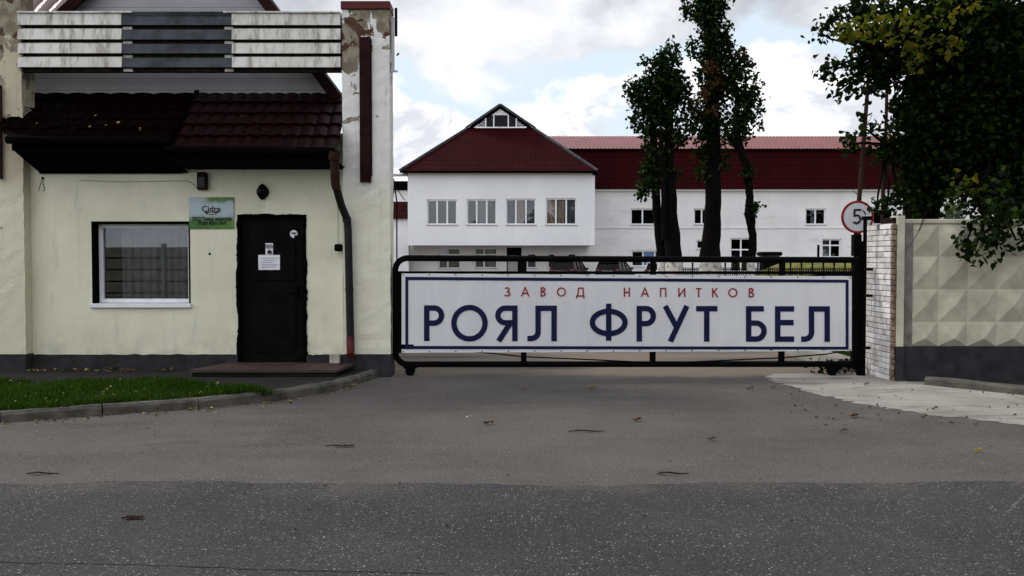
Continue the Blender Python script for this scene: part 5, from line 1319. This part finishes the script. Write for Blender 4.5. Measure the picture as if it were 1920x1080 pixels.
tree('slim curving pollarded tree on the right of the group', 1409, Y1 + .5,
     [[(1409, None, 9.5, 0), (1409, 500, 9, 0), (1411, 440, 8, 0), (1407, 390, 8, 0), (1405, 350, 8, 0), (1398, 310, 8.5, 0), (1387, 275, 8, 0), (1380, 230, 6, 0), (1382, 170, 4, 0)], [(1390, 285, 5, 0), (1374, 268, 6, 0), (1358, 240, 4, 0)], [(1404, 425, 3, -.25), (1401, 395, 6.5, -.15), (1406, 378, 5, -.05)]],
     [(1385, 130, 26, 30, .9, 0, 0), (1390, 170, 36, 36, 1.0, 0, 0), (1396, 210, 32, 34, 1.0, 0, 0), (1405, 235, 22, 18, .8, 0, 0), (1375, 245, 30, 28, 1.0, 0, 0), (1392, 265, 14, 16, .6, 0, 0), (1385, 118, 14, 22, .25, 1, 0), (1412, 185, 16, 20, .5, 0, 0), (1405, 330, 7, 12, .3, 0, 0), (1413, 392, 5, 4, .6, 0, 0)], ['leaf', 'leafrust'], 62)

# ------------------------------------------------------------------ big near tree over the fence, bare stems, bush
TY = 13.4
nt_ = thing('broadleaf_tree', 'large dark overhanging tree with yellowing leaves behind the concrete fence', 'tree', (X(1735, TY + .6), TY + .6, 0))
base = Vector((X(1735, TY + .6), TY + .6, -.05))
bl = [(1790, 40, 0, 90, 1, 0), (1870, 60, 0, 110, 1, 0), (1830, 150, .1, 120, 1, 0), (1910, 170, 0, 120, 1, 0), (1800, 250, .2, 100, 1, 0), (1880, 290, 0, 115, 1.1, 0), (1930, 380, -.3, 80, 1, 0), (1990, 200, 0, 170, .6, 0), (2010, 400, 0, 110, .6, 0),
      (1725, 130, 0, 60, .9, 0), (1720, 215, 0, 55, .9, 0), (1755, 310, 0, 62, 1, 0), (1712, 300, 0, 40, .9, 0), (1700, 255, 0, 40, .8, 0), (1680, 275, -.1, 28, .8, 0), (1650, 255, -.2, 24, .9, 0), (1622, 240, -.2, 17, .9, 0), (1612, 268, -.2, 17, .9, 0), (1592, 268, -.2, 12, .9, 0), (1638, 285, -.2, 12, .7, 0),
      (1690, 365, -.1, 30, .8, 0), (1664, 382, -.2, 20, .9, 0), (1645, 384, -.2, 10, 1, 0), (1720, 360, 0, 34, .8, 0), (1740, 395, 0, 26, .7, 0), (1690, 392, -.2, 12, .8, 0),
      (1650, 95, 0, 52, .9, 0), (1690, 60, 0, 60, 1, 0), (1625, 118, -.1, 38, 1, 0), (1612, 145, -.1, 26, 1, 0), (1655, 150, 0, 34, .7, 0), (1700, 120, 0, 40, .7, 0), (1640, 20, 0, 40, 1, 0), (1605, 18, .2, 26, 1, 0), (1585, 25, .2, 14, .8, 0), (1645, 168, -.1, 14, .8, 0), (1690, 185, -.1, 22, .5, 0),
      (1560, 38, -.1, 14, .8, 0), (1545, 52, -.1, 9, 1, 0), (1538, 62, -.1, 5, 1.5, 0), (1565, 130, -.2, 13, .8, 0), (1545, 130, -.2, 9, .9, 0), (1585, 128, -.2, 15, .8, 0), (1570, 172, -.2, 9, 1, 0), (1590, 165, -.2, 13, .8, 0), (1615, 168, -.2, 12, .7, 0),
      (1850, 420, -1.7, 30, 1, 0), (1885, 425, -1.7, 30, 1.1, 0), (1845, 455, -1.8, 20, .9, 0), (1822, 476, -1.8, 9, 1.2, 0), (1812, 452, -1.8, 5, 1.5, 0), (1868, 462, -1.8, 13, .8, 0), (1905, 450, -1.7, 24, 1, 0), (1810, 375, -1.2, 20, .8, 0), (1870, 390, -1.2, 45, 1, 0), (1788, 368, -1.0, 14, .7, 0), (1935, 430, -1.7, 30, 1, 0),
      # yellow-green sprays
      (1590, 70, -.5, 14, 1.0, 1), (1610, 45, -.5, 20, .4, 1), (1585, 52, -.5, 12, .8, 1), (1640, 60, -.7, 32, .3, 1), (1680, 45, -.8, 38, .25, 1), (1720, 25, -.9, 42, .22, 1), (1700, 80, -.8, 30, .18, 1), (1735, 90, -.9, 26, .12, 1), (1790, 10, -1.0, 40, .14, 1), (1780, 75, -1.0, 20, .15, 1), (1710, 118, -.7, 14, .35, 1), (1818, 345, -1.2, 6, .2, 1)]
P3 = []; mi = []; ends = []
for (px, py, dy, r, w_, mt) in bl:
    Yb = TY + dy; c = P(px, py, Yb); k = Yb / F; rr_ = r * k; ry_ = rr_ * (.9 if r < 80 else .8)
    pp, cen = blob_points([((c.x, c.y, c.z), (rr_, ry_, rr_), w_)], 190 if r > 45 else 200, (9, .08), .5)
    P3.append(pp); mi.append(np.full(len(pp), mt)); ends.append((c, rr_, cen))
P3 = np.concatenate(P3); mi = np.concatenate(mi); print('near leaves', len(P3))
leaves_mesh('crown', P3, rng.uniform(.055, .105, len(P3)) * np.where(mi == 1, 1.0, 1.0), None, nt_, width=.95, mats=[M['leafnear'], M['leafyel']], mi=mi)
m = MB(); fork = P(1722, 330, TY + .5); top = P(1800, 120, TY + .4)
limb(m, base, fork, .30, .22, .03, 14); limb(m, P(1735, 415, TY + .6), P(1760, 300, TY + .5), .20, .13, .05, 10); limb(m, fork, P(1715, 120, TY + .3), .15, .07); limb(m, fork, top, .17, .08); limb(m, top, P(1860, -60, TY + .4), .08, .05); limb(m, P(1760, 300, TY + .5), P(1880, 260, TY), .11, .05); limb(m, P(1880, 260, TY), P(1990, 180, TY), .06, .03)
nodes = [fork, top, P(1715, 120, TY + .3), P(1715, 210, TY + .4), P(1760, 300, TY + .5), P(1880, 260, TY), P(1850, 330, TY - .6), P(1800, 60, TY + .2), P(1650, 100, TY), P(1660, 270, TY)]
limb(m, nodes[3], nodes[9], .05, .02); limb(m, nodes[2], nodes[8], .06, .02); limb(m, nodes[5], nodes[6], .05, .03)
for c, rr_, cen in ends:
    nd = min(nodes, key=lambda v: (v - c).length); limb(m, nd, c, .030, .012, .12, 5, 5)
    for q in cen[::9]: m.tube([c.lerp(Vector(q), .1), Vector(q)], [.010, .003], 4, caps=False)
m.tube([P(1750, 380, TY - 1.3), P(1735, 400, FY - .15), P(1722, 435, FY - .18), P(1706, 460, FY - .16)], [.012, .008, .005, .002], 5); m.tube([P(1735, 410, FY - .15), P(1725, 432, FY - .2), P(1716, 433, FY - .2)], .004, 4)
m.build('trunk', M['bark'], nt_)
for (lab, pth_, Yq, r0) in (('bare brown leaning stem rising behind the round road sign', [(1607, None), (1611, 372), (1617, 300), (1622, 230), (1628, 150), (1634, 90)], 17.2, .045),
                            ('bare brown stem rising behind the top of the brick pier', [(1656, None), (1655, 405), (1656, 330), (1661, 250), (1663, 160), (1665, 90)], 15.5, .035),
                            ('thicker bare stem just left of the big tree trunk', [(1696, None), (1697, 405), (1699, 330), (1700, 250), (1703, 150), (1703, 80)], 14.9, .045)):
    m = MB(); pts = [P(x, y, Yq) if y is not None else Vector((X(x, Yq), Yq, 0)) for x, y in pth_]; m.tube(pts, [r0 * 1.15, r0, r0, r0 * .9, r0 * .8, r0 * .5], 8)
    for k in range(9):
        i = random.randint(1, 4); p = pts[i].lerp(pts[i + 1], random.random()) if i < 5 else pts[i]; m.tube([p, p + Vector((random.uniform(-.25, .25), random.uniform(-.1, .1), random.uniform(.05, .25)))], [.010, .003], 4)
    tag(m.build('bare_stem', M['stem']), lab, 'bare stem', 'bare stems beside the big tree')
bh = thing('bush', 'lighter green bush showing between the dark tree and the fence top', 'bush', (X(1775, 19), 19, 0))
pp, cen = blob_points([((X(1772, 19), 19, Z(395, 19)), (.42, .4, .45), 1), ((X(1790, 19), 19, Z(380, 19)), (.35, .4, .5), 1), ((X(1765, 19), 19, 1.2), (.7, .5, 1.2), .5)], 75, (8, .09), .5)
M['leafbush'] = leafm('light_bush_leaves', (.04, .075, .018), (.07, .11, .03), (.12, .15, .03), .4)
leaves_mesh('leaves', pp, rng.uniform(.05, .09, len(pp)), M['leafbush'], bh); m = MB(); [m.tube([Vector((X(1775, 19), 19, 0)), Vector(q)], [.02, .005], 4, caps=False) for q in cen[::12]]; m.build('branches', M['bark'], bh)

# ------------------------------------------------------------------ fallen leaves, twigs, cracks on the ground
spots = [(1330, 827, 'brownleaf', 'brown curled leaf on the asphalt in front of the gate, nearest the centre'), (1830, 849, 'dryleaf', 'bright yellow fallen leaf on the asphalt at the right'), (1598, 783, 'brownleaf', 'brown fallen leaf on the asphalt just below the concrete apron'), (1730, 785, 'brownleaf', 'dark fallen leaf at the lower edge of the concrete apron'),
         (1750, 769, 'brownleaf', 'small brown leaf lying on the concrete apron'), (1448, 729, 'brownleaf', 'dark leaf lying at the left tip of the concrete apron'), (1578, 811, 'brownleaf', 'small brown leaf below the gate post'), (1108, 729, 'dryleaf', 'pale leaf on the asphalt under the banner'), (912, 797, 'brownleaf', 'faint brown leaf left of the centre of the yard'), (875, 785, 'paper', 'tiny white scrap on the asphalt left of centre'), (980, 733, 'brownleaf', 'small dark leaf under the left half of the gate'), (1190, 791, 'brownleaf', 'pale brown leaf in the middle of the yard'), (1404, 731, 'brownleaf', 'orange brown leaf in front of the right half of the gate'), (1622, 723, 'brownleaf', 'crumpled brown leaf at the foot of the brick pier')]
M['dryleaf2'] = leafm('yellow_leaf', (.35, .24, .01), (.35, .24, .01), (.40, .28, .02), .1)
for (px, py, mt, lab) in spots:
    g = G(px, py); m = MB(); s = random.uniform(.022, .038) * (.4 if mt == 'paper' else 1)
    for q in range(2):
        a0 = random.uniform(0, 6.28); n = 9; vs = [(g.x + q * .04, g.y + q * .02, .012 + q * .01)]
        for i in range(n):
            t = a0 + 6.283 * i / n; rr_ = s * (1 if i % 2 else .68) * random.uniform(.8, 1.1); vs.append((g.x + q * .04 + rr_ * math.cos(t), g.y + q * .02 + rr_ * math.sin(t), .014 + abs(math.cos(t * 1.3)) * s * .55 + q * .01))
        m.add(vs, [(0, 1 + i, 1 + (i + 1) % n) for i in range(n)])
    m.tube([(g.x, g.y, .02), (g.x + s, g.y + s * .4, .03), (g.x + s * 1.6, g.y + s * .3, .02)], .0025, 4)
    tag(m.build('fallen_leaf', M['dryleaf2'] if px == 1830 else M[mt]), lab, 'fallen leaf', 'fallen leaves on the asphalt')
for (px, py, L, lab) in ((632, 839, .20, 'dark twig with leaf scraps lying on the asphalt left of centre'), (1100, 811, .34, 'long thin twig lying in the middle of the yard'), (80, 891, .24, 'thin twig lying by the road edge at the far left'), (1262, 891, .24, 'pale twig lying by the road edge right of centre'), (243, 975, .10, 'short dark twig lying on the near road at the left')):
    g = G(px, py); m = MB(); m.tube([(g.x - L / 2, g.y, .012), (g.x - L / 6, g.y + .02, .018), (g.x + L / 5, g.y - .01, .016), (g.x + L / 2, g.y + .01, .012)], [.004, .006, .006, .003], 5)
    for k in range(5 if px in (632, 243) else 1):
        a_ = g.x + random.uniform(-L / 2, L / 2); m.add([(a_, g.y, .014), (a_ + .03, g.y + .03, .022), (a_ + .06, g.y, .018), (a_ + .03, g.y - .02, .014)], [(0, 1, 2, 3)])
    tag(m.build('twig', M['stem']), lab, 'twig', 'twigs on the asphalt')
def crack(pxs, w, lab):
    m = MB(); pts = []
    for a_, b_ in zip(pxs, pxs[1:]):
        for j in range(14): s = j / 14; pts.append(G(a_[0] + (b_[0] - a_[0]) * s, a_[1] + (b_[1] - a_[1]) * s) + Vector((random.uniform(-.012, .012), random.uniform(-.012, .012), 0)))
    vs = []
    for i, p in enumerate(pts):
        t_ = (pts[min(i + 1, len(pts) - 1)] - pts[max(i - 1, 0)]).normalized(); q = Vector((-t_.y, t_.x, 0)) * w * random.uniform(.3, 1.2); vs += [(p.x + q.x, p.y + q.y, .0065), (p.x - q.x, p.y - q.y, .0065)]
    m.add(vs, [(2 * i, 2 * i + 1, 2 * i + 3, 2 * i + 2) for i in range(len(pts) - 1)]); return m
struct(crack([(-60, 1055), (300, 1062), (560, 1072), (860, 1077)], .006, '').build('road_crack', simple('tar_crack', (.012, .012, .013), .8), origin=(0, 0, 0)))
struct(crack([(1950, 905), (1915, 935), (1885, 965)], .008, '').build('road_crack', simple('pale_crack', (.11, .10, .095), .9), origin=(0, 0, 0)))

# small stones by the fence
for (px, py, s, lab) in ((1712, 712, .09, 'rough dark stone between the pier and the kerb'), (1690, 710, .05, 'small grey stone at the corner of the pier')):
    g = G(px, py); m = MB(); m.ball((g.x, g.y, s * .5), (s * 1.6, s, s * .7), 9, 6, False); m.v = [(v[0] + random.uniform(-.01, .01), v[1], v[2] + random.uniform(-.01, .01)) for v in m.v]; tag(m.build('stone', M['kerb']), lab, 'stone')

# ------------------------------------------------------------------ what stands behind the camera (mirrored in the gatehouse window)
rf2 = thing('roadside_fence', 'plain grey concrete fence across the road, mirrored in the gatehouse window', 'fence', (0, -7, 0))
m = MB()
for i in range(-16, 16): [m.bbox(i * 2.5 + .06, i * 2.5 + 2.44, -7.1, -7.0, .02 + .42 * q, .42 * q + .39, .02) for q in range(5)]
m.build('panel', M['concrete'], rf2); m = MB(); m.box(-40, 37.5, -7.13, -7.105, .02, 2.05); m.build('backing', M['room'], rf2); m = MB(); [m.box(i * 2.5 - .06, i * 2.5 + .06, -7.15, -6.95, 0, 2.2) for i in range(-16, 17)]; m.build('post', M['concrete'], rf2)

for k_, (tx, ty_, hh_) in enumerate(((6, -22, 9), (14, -24, 12), (22, -23, 13), (31, -25, 12), (40, -23, 13), (50, -26, 13), (59, -24, 13), (69, -25, 14), (-34, -24, 10))):
    t = thing('roadside_tree', 'round dark tree standing across the road behind the roadside fence', 'tree', (tx, ty_, 0), 'trees across the road behind the viewer')
    pp, cen = blob_points([((tx, ty_, hh_ * .62), (4.4, 3.5, hh_ * .42), 1), ((tx + 1.5, ty_, hh_ * .35), (3.5, 3, hh_ * .25), 1)], 1.3, (7, .5), .5)
    leaves_mesh('crown', pp, rng.uniform(.5, .9, len(pp)), M['leaf'], t); m = MB(); m.tube([(tx, ty_, 0), (tx, ty_, hh_ * .7)], [.35, .15], 8); m.build('trunk', M['bark'], t)
